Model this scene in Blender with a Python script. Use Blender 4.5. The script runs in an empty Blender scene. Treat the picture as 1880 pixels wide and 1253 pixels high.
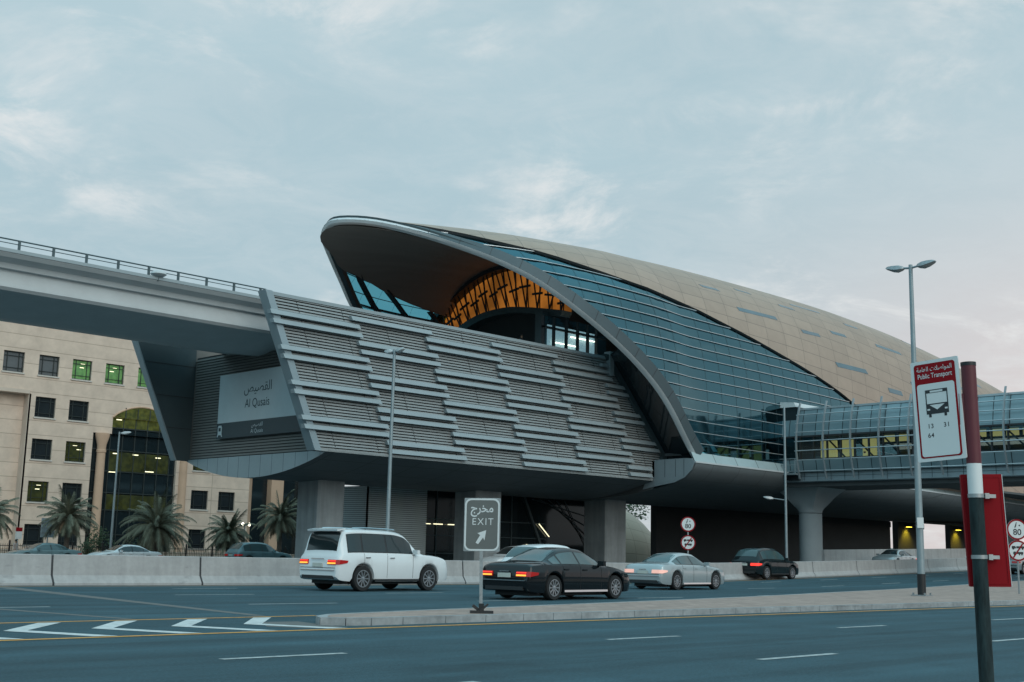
import bpy, bmesh, math, random
import numpy as np
from mathutils import Vector, Matrix
R = math.radians
PI = math.pi
scn = bpy.context.scene
COL = scn.collection
random.seed(4)

# ------------------------------------------------------------------ materials
def _n(nt, t, **kw):
    n = nt.nodes.new(t)
    for k, v in kw.items():
        setattr(n, k, v)
    return n

def mat(name, col, rough=0.6, metal=0.0, var=0.12, scale=6.0, bump=0.0, bscale=None, emit=None, estr=1.0,
        spec=0.5, coat=0.0, stretch=None, evar=0):
    m = bpy.data.materials.new(name); m.use_nodes = True
    nt = m.node_tree; b = nt.nodes['Principled BSDF']
    b.inputs['Roughness'].default_value = rough
    b.inputs['Metallic'].default_value = metal
    b.inputs['Specular IOR Level'].default_value = spec
    b.inputs['Coat Weight'].default_value = coat
    b.inputs['Coat Roughness'].default_value = 0.05
    tc = _n(nt, 'ShaderNodeTexCoord')
    src = tc.outputs['Object']
    if stretch:
        mp = _n(nt, 'ShaderNodeMapping'); mp.inputs['Scale'].default_value = stretch
        nt.links.new(src, mp.inputs[0]); src = mp.outputs[0]
    nz = _n(nt, 'ShaderNodeTexNoise'); nz.inputs['Scale'].default_value = scale
    nz.inputs['Detail'].default_value = 6.0; nz.inputs['Roughness'].default_value = 0.65
    nt.links.new(src, nz.inputs['Vector'])
    mr = _n(nt, 'ShaderNodeMapRange')
    mr.inputs[1].default_value = 0.25; mr.inputs[2].default_value = 0.75
    mr.inputs[3].default_value = 1 - var; mr.inputs[4].default_value = 1 + var
    nt.links.new(nz.outputs['Fac'], mr.inputs[0])
    mx = _n(nt, 'ShaderNodeMix', data_type='RGBA', blend_type='MULTIPLY')
    mx.inputs['Factor'].default_value = 1.0
    mx.inputs[6].default_value = (*col, 1)
    nt.links.new(mr.outputs[0], mx.inputs[7])
    nt.links.new(mx.outputs[2], b.inputs['Base Color'])
    if bump:
        n2 = _n(nt, 'ShaderNodeTexNoise'); n2.inputs['Scale'].default_value = bscale or scale * 8
        n2.inputs['Detail'].default_value = 4
        nt.links.new(src, n2.inputs['Vector'])
        bp = _n(nt, 'ShaderNodeBump'); bp.inputs['Strength'].default_value = bump
        bp.inputs['Distance'].default_value = 0.02
        nt.links.new(n2.outputs['Fac'], bp.inputs['Height']); nt.links.new(bp.outputs[0], b.inputs['Normal'])
    if emit:
        b.inputs['Emission Color'].default_value = (*emit, 1)
        b.inputs['Emission Strength'].default_value = estr
        if evar:
            ne = _n(nt, 'ShaderNodeTexNoise'); ne.inputs['Scale'].default_value = evar; ne.inputs['Detail'].default_value = 3
            nt.links.new(tc.outputs['Object'], ne.inputs['Vector'])
            me_ = _n(nt, 'ShaderNodeMapRange'); nt.links.new(ne.outputs['Fac'], me_.inputs[0])
            for i_, q_ in enumerate((.38, .66, estr * .45, estr * 1.35)): me_.inputs[i_ + 1].default_value = q_
            nt.links.new(me_.outputs[0], b.inputs['Emission Strength'])
    m['mix'] = mx.name
    return m

def glass_mat(name, tint, refl_rough=0.03, ior=1.6, boost=0.12, graz=1.0):
    """thin architectural glass: tinted see-through plus a mirror-like coat"""
    m = bpy.data.materials.new(name); m.use_nodes = True
    nt = m.node_tree; nt.nodes.clear()
    out = _n(nt, 'ShaderNodeOutputMaterial')
    tr = _n(nt, 'ShaderNodeBsdfTransparent'); tr.inputs[0].default_value = (*tint, 1)
    gl = _n(nt, 'ShaderNodeBsdfGlossy'); gl.inputs['Roughness'].default_value = refl_rough
    gl.inputs[0].default_value = (0.28, 0.53, 0.61, 1)
    fr = _n(nt, 'ShaderNodeLayerWeight'); fr.inputs[0].default_value = 0.5
    pw = _n(nt, 'ShaderNodeMath', operation='POWER'); pw.inputs[1].default_value = 4.5
    nt.links.new(fr.outputs['Facing'], pw.inputs[0])
    ad = _n(nt, 'ShaderNodeMath', operation='ADD', use_clamp=True); ad.inputs[1].default_value = 0.04 + boost
    tc = _n(nt, 'ShaderNodeTexCoord'); nz = _n(nt, 'ShaderNodeTexNoise'); nz.inputs['Scale'].default_value = 0.6
    bp = _n(nt, 'ShaderNodeBump'); bp.inputs['Strength'].default_value = 0.04; bp.inputs['Distance'].default_value = 0.1
    nt.links.new(tc.outputs['Object'], nz.inputs['Vector']); nt.links.new(nz.outputs['Fac'], bp.inputs['Height'])
    nt.links.new(bp.outputs[0], gl.inputs['Normal'])
    gm = _n(nt, 'ShaderNodeMath', operation='MULTIPLY'); gm.inputs[1].default_value = graz
    nt.links.new(pw.outputs[0], gm.inputs[0]); nt.links.new(gm.outputs[0], ad.inputs[0])
    ms = _n(nt, 'ShaderNodeMixShader')
    nt.links.new(ad.outputs[0], ms.inputs[0]); nt.links.new(tr.outputs[0], ms.inputs[1]); nt.links.new(gl.outputs[0], ms.inputs[2])
    nt.links.new(ms.outputs[0], out.inputs[0])
    return m

def grid_mat(name, col, line, su, sv, lw, rough=0.45, metal=0.0, skew=0.0, var=0.08, pvar=0.08, offset=0.0):
    """panelled cladding: seams and per-panel tone from the UV map (metres)"""
    m = mat(name, col, rough, metal, var, 0.8)
    nt = m.node_tree; mx = nt.nodes[m['mix']]
    uv = _n(nt, 'ShaderNodeUVMap')
    br = _n(nt, 'ShaderNodeTexBrick')
    br.offset = offset; br.squash = 1.0
    br.inputs['Color1'].default_value = (*[c * (1 - pvar) for c in col], 1)
    br.inputs['Color2'].default_value = (*[c * (1 + pvar) for c in col], 1)
    br.inputs['Mortar'].default_value = (*line, 1)
    br.inputs['Scale'].default_value = 1.0
    br.inputs['Mortar Size'].default_value = lw; br.inputs['Mortar Smooth'].default_value = 0.0
    br.inputs['Brick Width'].default_value = su; br.inputs['Row Height'].default_value = sv
    if skew:
        sp = _n(nt, 'ShaderNodeSeparateXYZ'); cb = _n(nt, 'ShaderNodeCombineXYZ')
        ma = _n(nt, 'ShaderNodeMath', operation='MULTIPLY_ADD'); ma.inputs[1].default_value = skew
        nt.links.new(uv.outputs[0], sp.inputs[0]); nt.links.new(sp.outputs[1], ma.inputs[0]); nt.links.new(sp.outputs[0], ma.inputs[2])
        nt.links.new(ma.outputs[0], cb.inputs[0]); nt.links.new(sp.outputs[1], cb.inputs[1])
        nt.links.new(cb.outputs[0], br.inputs['Vector'])
    else:
        nt.links.new(uv.outputs[0], br.inputs['Vector'])
    nt.links.new(br.outputs['Color'], mx.inputs[6])
    return m

M = {}
def weathered(name, col, rough, layers, bump=0.3, bscale=60, spec=0.3, speck=None):
    """base colour multiplied by several noise layers (scale xyz, low, high, contrast window)"""
    m = mat(name, col, rough, 0, 0.06, 0.6, bump, bscale, spec=spec)
    nt = m.node_tree; b = nt.nodes['Principled BSDF']; cur = nt.nodes[m['mix']].outputs[2]
    tc = [n for n in nt.nodes if n.type == 'TEX_COORD'][0]
    for sc_, lo, hi, a, z in layers:
        mp = _n(nt, 'ShaderNodeMapping'); mp.inputs['Scale'].default_value = sc_; nt.links.new(tc.outputs['Object'], mp.inputs[0])
        nz = _n(nt, 'ShaderNodeTexNoise'); nz.inputs['Scale'].default_value = 1.0; nz.inputs['Detail'].default_value = 5; nz.inputs['Roughness'].default_value = .6
        nt.links.new(mp.outputs[0], nz.inputs['Vector'])
        mr = _n(nt, 'ShaderNodeMapRange'); nt.links.new(nz.outputs['Fac'], mr.inputs[0])
        for i, q in enumerate((a, z, lo, hi)): mr.inputs[i + 1].default_value = q
        mx = _n(nt, 'ShaderNodeMix', data_type='RGBA', blend_type='MULTIPLY'); mx.inputs['Factor'].default_value = 1.0
        nt.links.new(cur, mx.inputs[6]); nt.links.new(mr.outputs[0], mx.inputs[7]); cur = mx.outputs[2]
    nt.links.new(cur, b.inputs['Base Color'])
    return m
M['asphalt'] = weathered('asphalt', (0.036, 0.081, 0.100), 0.82, [((.03, 1.1, 1), .74, 1.18, .35, .65), ((.012, .45, 1), .86, 1.12, .35, .65), ((.5, .9, 1), .86, 1.10, .35, .65), ((26, 26, 1), .66, 1.30, .3, .7), ((.25, .35, 1), .70, 1.0, .26, .40)], 0.55, 80)
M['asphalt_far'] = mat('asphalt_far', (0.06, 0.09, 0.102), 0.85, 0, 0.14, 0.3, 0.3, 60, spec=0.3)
M['ground'] = mat('ground', (0.11, 0.10, 0.09), 0.95, 0, 0.25, 0.5)
M['white_paint'] = weathered('white_paint', (0.60, 0.61, 0.60), .7, [((6, 6, 6), .72, 1.06, .3, .6), ((1.2, 3, 1), .55, 1.0, .27, .42)], .2, 60)
M['worn_white'] = weathered('worn_white', (0.42, 0.45, 0.45), .8, [((8, 8, 8), .6, 1.1, .3, .6), ((1.5, 3, 1), .5, 1.0, .28, .45)], .2, 60)
M['orange_paint'] = mat('orange_paint', (0.64, 0.29, 0.055), 0.7, 0, 0.35, 7)
M['patch'] = mat('asphalt_patch', (0.13, 0.13, 0.125), 0.9, 0, 0.2, 3)
M['kerb'] = weathered('kerb', (0.33, 0.34, 0.345), .85, [((1.1, 3, 3), .78, 1.1, .35, .65), ((7, 7, 7), .8, 1.1, .3, .7), ((.6, .6, 6), .6, 1.0, .26, .38)], .2, 25)
M['paver'] = mat('paver', (0.33, 0.29, 0.27), 0.9, 0, 0.15, 3, 0.2)
M['concrete'] = weathered('concrete', (0.385, 0.375, 0.37), 0.85, [((3.5, 3.5, .5), .90, 1.05, .35, .65), ((.4, .4, 1.5), .90, 1.05, .35, .65), ((9, 9, 9), .94, 1.05, .3, .7), ((1.2, 1.2, 4), .80, 1.0, .27, .36)], .2, 25)
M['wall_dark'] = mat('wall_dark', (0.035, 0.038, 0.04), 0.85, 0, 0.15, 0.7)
M['concrete_light'] = mat('concrete_light', (0.50, 0.53, 0.54), 0.75, 0, 0.08, 0.8, 0.1, 20)
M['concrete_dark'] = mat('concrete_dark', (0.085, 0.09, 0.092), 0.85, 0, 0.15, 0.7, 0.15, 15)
M['plant_slat'] = mat('plant_slat', (0.42, 0.50, 0.52), 0.5, 0, 0.06, 1)
M['pier'] = weathered('pier_concrete', (0.29, 0.315, 0.325), .8, [((2, 2, .25), .8, 1.08, .35, .65), ((.5, .5, .8), .86, 1.06, .35, .65)], .1, 20)
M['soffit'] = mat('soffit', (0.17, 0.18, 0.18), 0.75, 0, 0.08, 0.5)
M['joint_grey'] = mat('joint_grey', (.04, .065, .075), .5, 0, .1, 1)
M['slat'] = mat('slat', (0.295, 0.315, 0.318), 0.5, 0.15, 0.10, 0.8)
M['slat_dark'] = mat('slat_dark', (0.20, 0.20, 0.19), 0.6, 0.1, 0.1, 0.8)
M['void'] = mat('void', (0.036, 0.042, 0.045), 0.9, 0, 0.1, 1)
M['steel_blue'] = mat('steel_blue', (0.31, 0.37, 0.40), 0.42, 0.35, 0.08, 0.7)
M['fin'] = mat('fin', (0.31, 0.36, 0.38), 0.5, 0.15, 0.08, 0.7)
M['panel_dark'] = mat('panel_dark', (0.07, 0.10, 0.11), 0.45, 0.3, 0.1, 0.6)
M['bar'] = mat('bar', (0.52, 0.56, 0.58), 0.35, 0.5, 0.05, 1)
M['ceiling'] = mat('ceiling', (0.26, 0.205, 0.18), 0.6, 0, 0.12, 0.4, stretch=(0.15, 3, 1))
M['fascia'] = mat('fascia', (0.035, 0.035, 0.038), 0.6, 0, 0.1, 1)
M['glass'] = glass_mat('shell_glass', (0.09, 0.20, 0.24), 0.05, 1.5, 0.27)
M['glass_far'] = glass_mat('shell_glass_far', (0.16, 0.45, 0.52), 0.05, 1.35, -0.02, 0.25)  # backlit look painted in: the near glass made paler and less reflective
M['glass_clear'] = glass_mat('clear_glass', (0.62, 0.74, 0.76), 0.03, 1.45, 0.03)
M['glass_dark'] = mat('dark_glass', (0.012, 0.02, 0.024), 0.06, 0, 0.2, 0.5, spec=0.6)
M['window_dark'] = mat('window_dark', (0.02, 0.026, 0.03), 0.12, 0, 0.3, 0.4, spec=0.5)
M['blind'] = mat('blind', (0.10, 0.105, 0.11), 0.35, 0, 0.15, 1.5)
M['metal_pole'] = mat('metal_pole', (0.27, 0.32, 0.34), 0.5, 0.4, 0.14, 2)
M['black'] = mat('black_paint', (0.012, 0.013, 0.015), 0.5, 0, 0.2, 3)
M['rubber'] = mat('rubber', (0.015, 0.015, 0.016), 0.85, 0, 0.2, 5)
M['rim_metal'] = mat('rim_metal', (0.42, 0.43, 0.45), 0.3, 0.8, 0.1, 4)
M['chrome'] = mat('chrome', (0.7, 0.72, 0.74), 0.12, 1.0, 0.04, 3)
M['sign_white'] = mat('sign_white', (0.62, 0.64, 0.64), 0.5, 0, 0.04, 2)
M['sign_red'] = mat('sign_red', (0.24, 0.004, 0.009), 0.55, 0, 0.07, 2, spec=0.15)
M['sign_grey'] = mat('sign_grey', (0.125, 0.13, 0.125), 0.6, 0, 0.06, 3)
M['sign_board'] = mat('sign_board', (0.54, 0.63, 0.66), 0.5, 0, 0.05, 1)
M['sign_navy'] = mat('sign_navy', (0.02, 0.047, 0.058), 0.5, 0, 0.05, 1)
M['ink'] = mat('ink', (0.02, 0.022, 0.025), 0.6, 0, 0.05, 3)
M['ink_navy'] = mat('ink_navy', (0.03, 0.07, 0.09), 0.6, 0, 0.05, 3)
M['maroon'] = mat('maroon', (0.10, 0.012, 0.02), 0.55, 0, 0.12, 4)
M['pole_paint'] = mat('pole_worn_green', (0.014, 0.026, 0.028), 0.65, 0.0, 0.75, 9, 0.2, stretch=(3, 3, 0.6), spec=0.2)
M['galv'] = mat('galvanised', (0.33, 0.35, 0.36), 0.45, 0.6, 0.25, 12)
M['stone'] = mat('stone', (0.56, 0.46, 0.38), 0.85, 0, 0.12, 0.35, 0.1, 12)
M['stone_uplit'] = mat('stone_uplit', (0.54, 0.36, 0.25), 0.85, 0, 0.12, 0.6, 0.1, 12)  # same stone tinted orange: the warm uplight is painted into the colour
M['sill'] = mat('window_sill', (0.55, 0.5, 0.45), 0.8, 0, 0.1, 2)
M['frame_dark'] = mat('frame_dark', (0.03, 0.04, 0.04), 0.5, 0.2, 0.1, 3)
M['dead_frond'] = mat('dead_frond', (0.16, 0.12, 0.075), 0.9, 0, 0.3, 3)
M['trunk'] = mat('palm_trunk', (0.13, 0.105, 0.085), 0.95, 0, 0.4, 6, 0.6, 20)
M['frond'] = mat('palm_frond', (0.125, 0.130, 0.088), 0.7, 0, 0.5, 1.6)
M['leaf'] = mat('leaf', (0.028, 0.055, 0.022), 0.75, 0, 0.45, 1.5)
M['gold_pod'] = mat('gold_pod', (0.42, 0.34, 0.25), 0.4, 0.35, 0.1, 0.8)
M['skin'] = mat('skin', (0.35, 0.2, 0.13), 0.6, 0, 0.06, 5)
M['cloth_dark'] = mat('cloth_dark', (0.03, 0.035, 0.045), 0.9, 0, 0.2, 6)
M['cloth_blue'] = mat('cloth_blue', (0.16, 0.22, 0.30), 0.9, 0, 0.2, 6)
M['cloth_pink'] = mat('cloth_pale', (0.42, 0.36, 0.34), 0.9, 0, 0.2, 6)
M['hair'] = mat('hair', (0.012, 0.01, 0.009), 0.7, 0, 0.2, 8)
M['gold'] = grid_mat('gold_cladding', (0.385, 0.278, 0.212), (0.14, 0.105, 0.085), 2.6, 1.16, 0.019, 0.48, 0.25, skew=-0.35, var=0.09, pvar=0.06)
M['skylight'] = mat('skylight', (0.085, 0.15, 0.18), 0.12, 0.2, 0.15, 0.4)
def emis(name, col, s, base=None):
    return mat(name, base or col, 0.6, 0, 0.1, 2, emit=col, estr=s)
M['gable_glow'] = mat('gable_glow', (0.5, 0.22, 0.05), 0.7, 0, 0.35, 0.5, emit=(1.0, 0.34, 0.05), estr=0.28, evar=0.35)
M['tail_red'] = emis('tail_red', (1.0, 0.05, 0.03), 1.3, (0.4, 0.01, 0.01))
M['tail_off'] = mat('tail_lens', (0.30, 0.012, 0.012), 0.15, 0, 0.1, 5, emit=(1, 0.03, 0.02), estr=0.10)
M['tail_amber'] = emis('tail_amber', (1.0, 0.42, 0.05), 1.6, (0.6, 0.2, 0.02))
M['tail_pink'] = emis('tail_glow', (1.0, 0.50, 0.38), 0.55, (0.7, 0.4, 0.35))
M['head_lamp'] = emis('head_lamp', (1.0, 0.9, 0.6), 0.9, (0.7, 0.7, 0.65))
M['lamp_yellow'] = emis('lamp_yellow', (1.0, 0.72, 0.06), 6.0)
M['lamp_white'] = emis('lamp_white', (1.0, 0.95, 0.75), 5.0)
M['tube_light'] = emis('tube_light', (1.0, 0.93, 0.6), 1.6)
M['bridge_glow'] = mat('bridge_glow', (0.6, 0.55, 0.25), 0.6, 0, 0.12, 0.9, emit=(0.95, 0.82, 0.30), estr=0.30)
M['office_glow'] = mat('office_glow', (0.03, 0.04, 0.02), 0.15, 0, 0.7, 0.9, emit=(0.46, 0.50, 0.08), estr=0.10, evar=2.6)
M['office_green'] = mat('office_green', (0.08, 0.18, 0.07), 0.2, 0, 0.5, 0.8, emit=(0.22, 0.50, 0.12), estr=0.19, evar=2.6)
M['office_dim'] = mat('office_dim', (0.02, 0.026, 0.018), 0.15, 0, 0.6, 0.6, emit=(0.22, 0.25, 0.03), estr=0.08, evar=2.6)
M['screen_glow'] = mat('screen_glow', (0.3, 0.38, 0.42), 0.7, 0, 0.25, 0.5, emit=(0.40, 0.60, 0.68), estr=0.55)
M['pink_glow'] = mat('pink_glow', (0.4, 0.3, 0.25), 0.7, 0, 0.2, 0.8, emit=(0.9, 0.66, 0.55), estr=0.8)
M['orange_lamp'] = emis('orange_lamp', (1.0, 0.42, 0.05), 2.0)

# ------------------------------------------------------------------ mesh builder
class MB:
    def __init__(s): s.v = []; s.f = []; s.mi = []; s.uv = {}; s.m = 0
    def vert(s, p): s.v.append(tuple(float(c) for c in p)); return len(s.v) - 1
    def face(s, ids, uv=None):
        s.f.append(tuple(ids)); s.mi.append(s.m)
        if uv: s.uv[len(s.f) - 1] = uv
    def poly(s, pts, uv=None): s.face([s.vert(p) for p in pts], uv)
    def box(s, lo, hi):
        x0, y0, z0 = lo; x1, y1, z1 = hi
        s.hexa([(x0, y0, z0), (x1, y0, z0), (x1, y1, z0), (x0, y1, z0)], [(x0, y0, z1), (x1, y0, z1), (x1, y1, z1), (x0, y1, z1)])
    def hexa(s, b, t):
        i = [s.vert(p) for p in b] + [s.vert(p) for p in t]; n = len(b)
        s.face([i[k] for k in range(n)][::-1]); s.face([i[n + k] for k in range(n)])
        for k in range(n):
            k2 = (k + 1) % n; s.face((i[k], i[k2], i[n + k2], i[n + k]))
    def cbox(s, c, size, rz=0, mtx=None):
        hx, hy, hz = [q / 2 for q in size]
        mm = mtx or (Matrix.Translation(c) @ Matrix.Rotation(rz, 4, 'Z'))
        P = [mm @ Vector(p) for p in ((-hx, -hy, -hz), (hx, -hy, -hz), (hx, hy, -hz), (-hx, hy, -hz), (-hx, -hy, hz), (hx, -hy, hz), (hx, hy, hz), (-hx, hy, hz))]
        s.hexa(P[:4], P[4:])
    def beam(s, a, b, w, h, up=(0, 0, 1)):
        a = Vector(a); b = Vector(b); t = (b - a).normalized(); u = Vector(up)
        sd = t.cross(u)
        if sd.length < 1e-4: sd = t.cross(Vector((1, 0, 0)))
        sd.normalize(); u = sd.cross(t)
        def ring(p): return [p - sd * w / 2 - u * h / 2, p + sd * w / 2 - u * h / 2, p + sd * w / 2 + u * h / 2, p - sd * w / 2 + u * h / 2]
        s.hexa(ring(a), ring(b))
    def tube(s, a, b, r0, r1=None, n=10, caps=True):
        s.path([a, b], [r0, r0 if r1 is None else r1], n, caps)
    def path(s, pts, rad, n=8, caps=True):
        pts = [Vector(p) for p in pts]
        if not hasattr(rad, '__len__'): rad = [rad] * len(pts)
        rings = []; prev = None
        for i, p in enumerate(pts):
            t = (pts[min(i + 1, len(pts) - 1)] - pts[max(i - 1, 0)]).normalized()
            if prev is None:
                sd = t.orthogonal().normalized()
            else:
                sd = (prev - t * prev.dot(t)).normalized()
            prev = sd; u = t.cross(sd)
            rings.append([s.vert(p + (sd * math.cos(2 * PI * k / n) + u * math.sin(2 * PI * k / n)) * rad[i]) for k in range(n)])
        for a, b in zip(rings, rings[1:]):
            for k in range(n): s.face((a[k], a[(k + 1) % n], b[(k + 1) % n], b[k]))
        if caps: s.face(rings[0][::-1]); s.face(rings[-1])
    def sweep(s, pts, prof, closed=True, capends=True):
        """prof(i) -> list of world points (ring) for path station i"""
        rings = [[s.vert(q) for q in prof(i)] for i in range(len(pts))]
        n = len(rings[0])
        for a, b in zip(rings, rings[1:]):
            for k in range(n if closed else n - 1):
                k2 = (k + 1) % n; s.face((a[k], b[k], b[k2], a[k2]))
        if closed and capends: s.face(rings[0]); s.face(rings[-1][::-1])
    def grid(s, P, uv=None, flip=False):
        r = len(P); c = len(P[0]); ids = [[s.vert(p) for p in row] for row in P]
        for i in range(r - 1):
            for j in range(c - 1):
                q = (ids[i][j], ids[i][j + 1], ids[i + 1][j + 1], ids[i + 1][j])
                w = [uv[i][j], uv[i][j + 1], uv[i + 1][j + 1], uv[i + 1][j]] if uv is not None else None
                if flip: q = q[::-1]; w = w[::-1] if w else None
                s.face(q, w)
    def prism(s, poly, d):
        d = Vector(d); s.hexa([Vector(p) for p in poly], [Vector(p) + d for p in poly])
    def lathe(s, prof, c=(0, 0, 0), n=16, mtx=None):
        mm = mtx or Matrix.Translation(c)
        rings = [[s.vert(mm @ Vector((r * math.cos(2 * PI * k / n), r * math.sin(2 * PI * k / n), z))) for k in range(n)] for r, z in prof]
        for a, b in zip(rings, rings[1:]):
            for k in range(n): s.face((a[k], a[(k + 1) % n], b[(k + 1) % n], b[k]))
        s.face(rings[0][::-1]); s.face(rings[-1])
    def build(s, name, mats, parent=None, smooth=False, label=None, local=False, fixn=True):
        me = bpy.data.meshes.new(name)
        vs = s.v
        if parent is not None and not local:
            iv = WM(parent).inverted(); vs = [tuple(iv @ Vector(p)) for p in vs]
        me.from_pydata(vs, [], s.f)
        mats = mats if isinstance(mats, (list, tuple)) else [mats]
        for m in mats: me.materials.append(m)
        me.polygons.foreach_set('material_index', s.mi)
        if s.uv:
            ul = me.uv_layers.new(name='UVMap')
            for fi, w in s.uv.items():
                for li, q in zip(me.polygons[fi].loop_indices, w): ul.data[li].uv = q
        if fixn and len(s.f) < 60000:
            bm = bmesh.new(); bm.from_mesh(me); bmesh.ops.recalc_face_normals(bm, faces=bm.faces); bm.to_mesh(me); bm.free()
        if smooth:
            me.polygons.foreach_set('use_smooth', [True] * len(me.polygons))
            if smooth != 'all':
                me.set_sharp_from_angle(angle=R(smooth if smooth is not True else 38))
        me.update()
        o = bpy.data.objects.new(name, me); COL.objects.link(o)
        if parent is not None: o.parent = parent
        if label: o['label'] = label
        return o

def WM(o):
    m = o.matrix_basis.copy()
    while o.parent is not None:
        o = o.parent; m = o.matrix_basis @ m
    return m

def tag(o, label, cat, group=None):
    o['label'] = label; o['category'] = cat
    if group: o['group'] = group
    return o
def thing(name, label, cat, loc=(0, 0, 0), rz=0, group=None):
    o = bpy.data.objects.new(name, None); COL.objects.link(o)
    o.location = loc; o.rotation_euler = (0, 0, rz); o.empty_display_size = 0.2
    return tag(o, label, cat, group)
def struct(o): o['kind'] = 'structure'; return o
def dup(root, loc, rz, label, group=None):
    def cp(o, par):
        c = o.copy(); COL.objects.link(c); c.parent = par
        for ch in [x for x in bpy.data.objects if x.parent == o]: cp(ch, c)
        return c
    r = root.copy(); COL.objects.link(r); r.location = loc; r.rotation_euler = (0, 0, rz); r['label'] = label
    if group: r['group'] = group
    for ch in [x for x in bpy.data.objects if x.parent == root]: cp(ch, r)
    return r

def text(body, size, origin, ux, uy, name, m, parent, align='CENTER', space=1.0, sx=1.0, bold=0.0):
    """flat lettering; ux/uy = directions of the baseline and of up"""
    cu = bpy.data.curves.new('lettering', 'FONT'); cu.body = body; cu.size = size; cu.align_x = align; cu.space_character = space
    cu.offset = bold
    ob = bpy.data.objects.new('lettering', cu); COL.objects.link(ob)
    dg = bpy.context.evaluated_depsgraph_get(); dg.update()
    me = bpy.data.meshes.new_from_object(ob.evaluated_get(dg))
    bpy.data.objects.remove(ob)
    ux = Vector(ux).normalized(); uy = Vector(uy).normalized(); o0 = Vector(origin); uz = ux.cross(uy)
    iv = WM(parent).inverted()
    for v in me.vertices: v.co = iv @ (o0 + ux * v.co.x * sx + uy * v.co.y)
    me.materials.clear(); me.materials.append(m)
    for p in me.polygons: p.material_index = 0
    o = bpy.data.objects.new(name, me); COL.objects.link(o); o.parent = parent
    return o

def sstep(a, b, x):
    t = min(max((x - a) / (b - a), 0), 1); return t * t * (3 - 2 * t)
def gz(x):
    """the main road climbs gently towards the right"""
    if x <= 45: return 0.0
    return min(0.018 * (math.sqrt((x - 45) ** 2 + 64) - 8), 1.6)
def pchip(xs, ys):
    xs = np.asarray(xs, float); ys = np.asarray(ys, float)
    h = np.diff(xs); d = np.diff(ys) / h; m = np.zeros_like(ys)
    for i in range(1, len(xs) - 1):
        if d[i - 1] * d[i] > 0:
            w1 = 2 * h[i] + h[i - 1]; w2 = h[i] + 2 * h[i - 1]; m[i] = (w1 + w2) / (w1 / d[i - 1] + w2 / d[i])
    m[0] = d[0]; m[-1] = d[-1]
    def f(x):
        x = np.clip(np.asarray(x, float), xs[0], xs[-1]); i = np.clip(np.searchsorted(xs, x) - 1, 0, len(h) - 1)
        t = (x - xs[i]) / h[i]
        return ((1 + 2 * t) * (1 - t) ** 2 * ys[i] + t * (1 - t) ** 2 * h[i] * m[i] + t * t * (3 - 2 * t) * ys[i + 1] + t * t * (t - 1) * h[i] * m[i + 1])
    return f
# ------------------------------------------------------------------ world, sun, camera
w = bpy.data.worlds.new('World'); scn.world = w; w.use_nodes = True
nt = w.node_tree; nt.nodes.clear()
SUN_EL, SUN_AZ = R(27), R(192)                # sun behind the viewer, veiled by the overcast
def vm(op, a, b=None):
    n = _n(nt, 'ShaderNodeVectorMath', operation=op); nt.links.new(a, n.inputs[0])
    if b is not None:
        if hasattr(b, 'links'): nt.links.new(b, n.inputs[1])
        else: n.inputs[1].default_value = b
    return n
def mth(op, a, b=0.0, c=None, clamp=False):
    n = _n(nt, 'ShaderNodeMath', operation=op, use_clamp=clamp)
    for i, q in enumerate((a, b, c)):
        if q is None: continue
        if hasattr(q, 'links'): nt.links.new(q, n.inputs[i])
        else: n.inputs[i].default_value = q
    return n.outputs[0]
def mrange(a, x0, x1, y0=0.0, y1=1.0, smooth=True):
    n = _n(nt, 'ShaderNodeMapRange'); n.interpolation_type = 'SMOOTHSTEP' if smooth else 'LINEAR'
    nt.links.new(a, n.inputs[0])
    for i, q in enumerate((x0, x1, y0, y1)): n.inputs[i + 1].default_value = q
    return n.outputs[0]
def cmix(f, a, b):
    n = _n(nt, 'ShaderNodeMix', data_type='RGBA')
    if hasattr(f, 'links'): nt.links.new(f, n.inputs[0])
    else: n.inputs[0].default_value = f
    for i, q in ((6, a), (7, b)):
        if hasattr(q, 'links'): nt.links.new(q, n.inputs[i])
        else: n.inputs[i].default_value = (*q, 1)
    return n.outputs[2]
tc = _n(nt, 'ShaderNodeTexCoord'); D = tc.outputs['Generated']
sp = _n(nt, 'ShaderNodeSeparateXYZ'); nt.links.new(D, sp.inputs[0])
dx, dy, dz = sp.outputs
sky = _n(nt, 'ShaderNodeTexSky'); sky.sky_type = 'NISHITA'; sky.sun_disc = False
sky.sun_elevation = SUN_EL; sky.sun_rotation = SUN_AZ; sky.dust_density = 4.0; sky.air_density = 1.2
# cloud layer: the same flat deck seen in perspective
den = mth('ADD', mth('MAXIMUM', dz, 0.0), 0.16)
px = mth('DIVIDE', dx, den); py = mth('DIVIDE', dy, den)
cb = _n(nt, 'ShaderNodeCombineXYZ'); nt.links.new(px, cb.inputs[0]); nt.links.new(py, cb.inputs[1]); cb.inputs[2].default_value = 3.7
def noise(scale, detail, rough, off, dist=0.0):
    mp = _n(nt, 'ShaderNodeMapping'); mp.inputs['Location'].default_value = off; mp.inputs['Scale'].default_value = (1.0, 1.0, 1)
    mp.inputs['Rotation'].default_value = (0, 0, R(42))
    nt.links.new(cb.outputs[0], mp.inputs[0])
    n = _n(nt, 'ShaderNodeTexNoise'); n.inputs['Scale'].default_value = scale; n.inputs['Detail'].default_value = detail
    n.inputs['Roughness'].default_value = rough; n.inputs['Distortion'].default_value = dist
    nt.links.new(mp.outputs[0], n.inputs['Vector']); return n.outputs['Fac']
big = noise(0.75, 3, 0.5, (2.3, 0.4, 0)); fine = noise(2.6, 10, 0.66, (5.1, 1.7, 0), 0.5); mid = noise(1.5, 6, 0.6, (8.2, 3.3, 0), 0.3)
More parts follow.
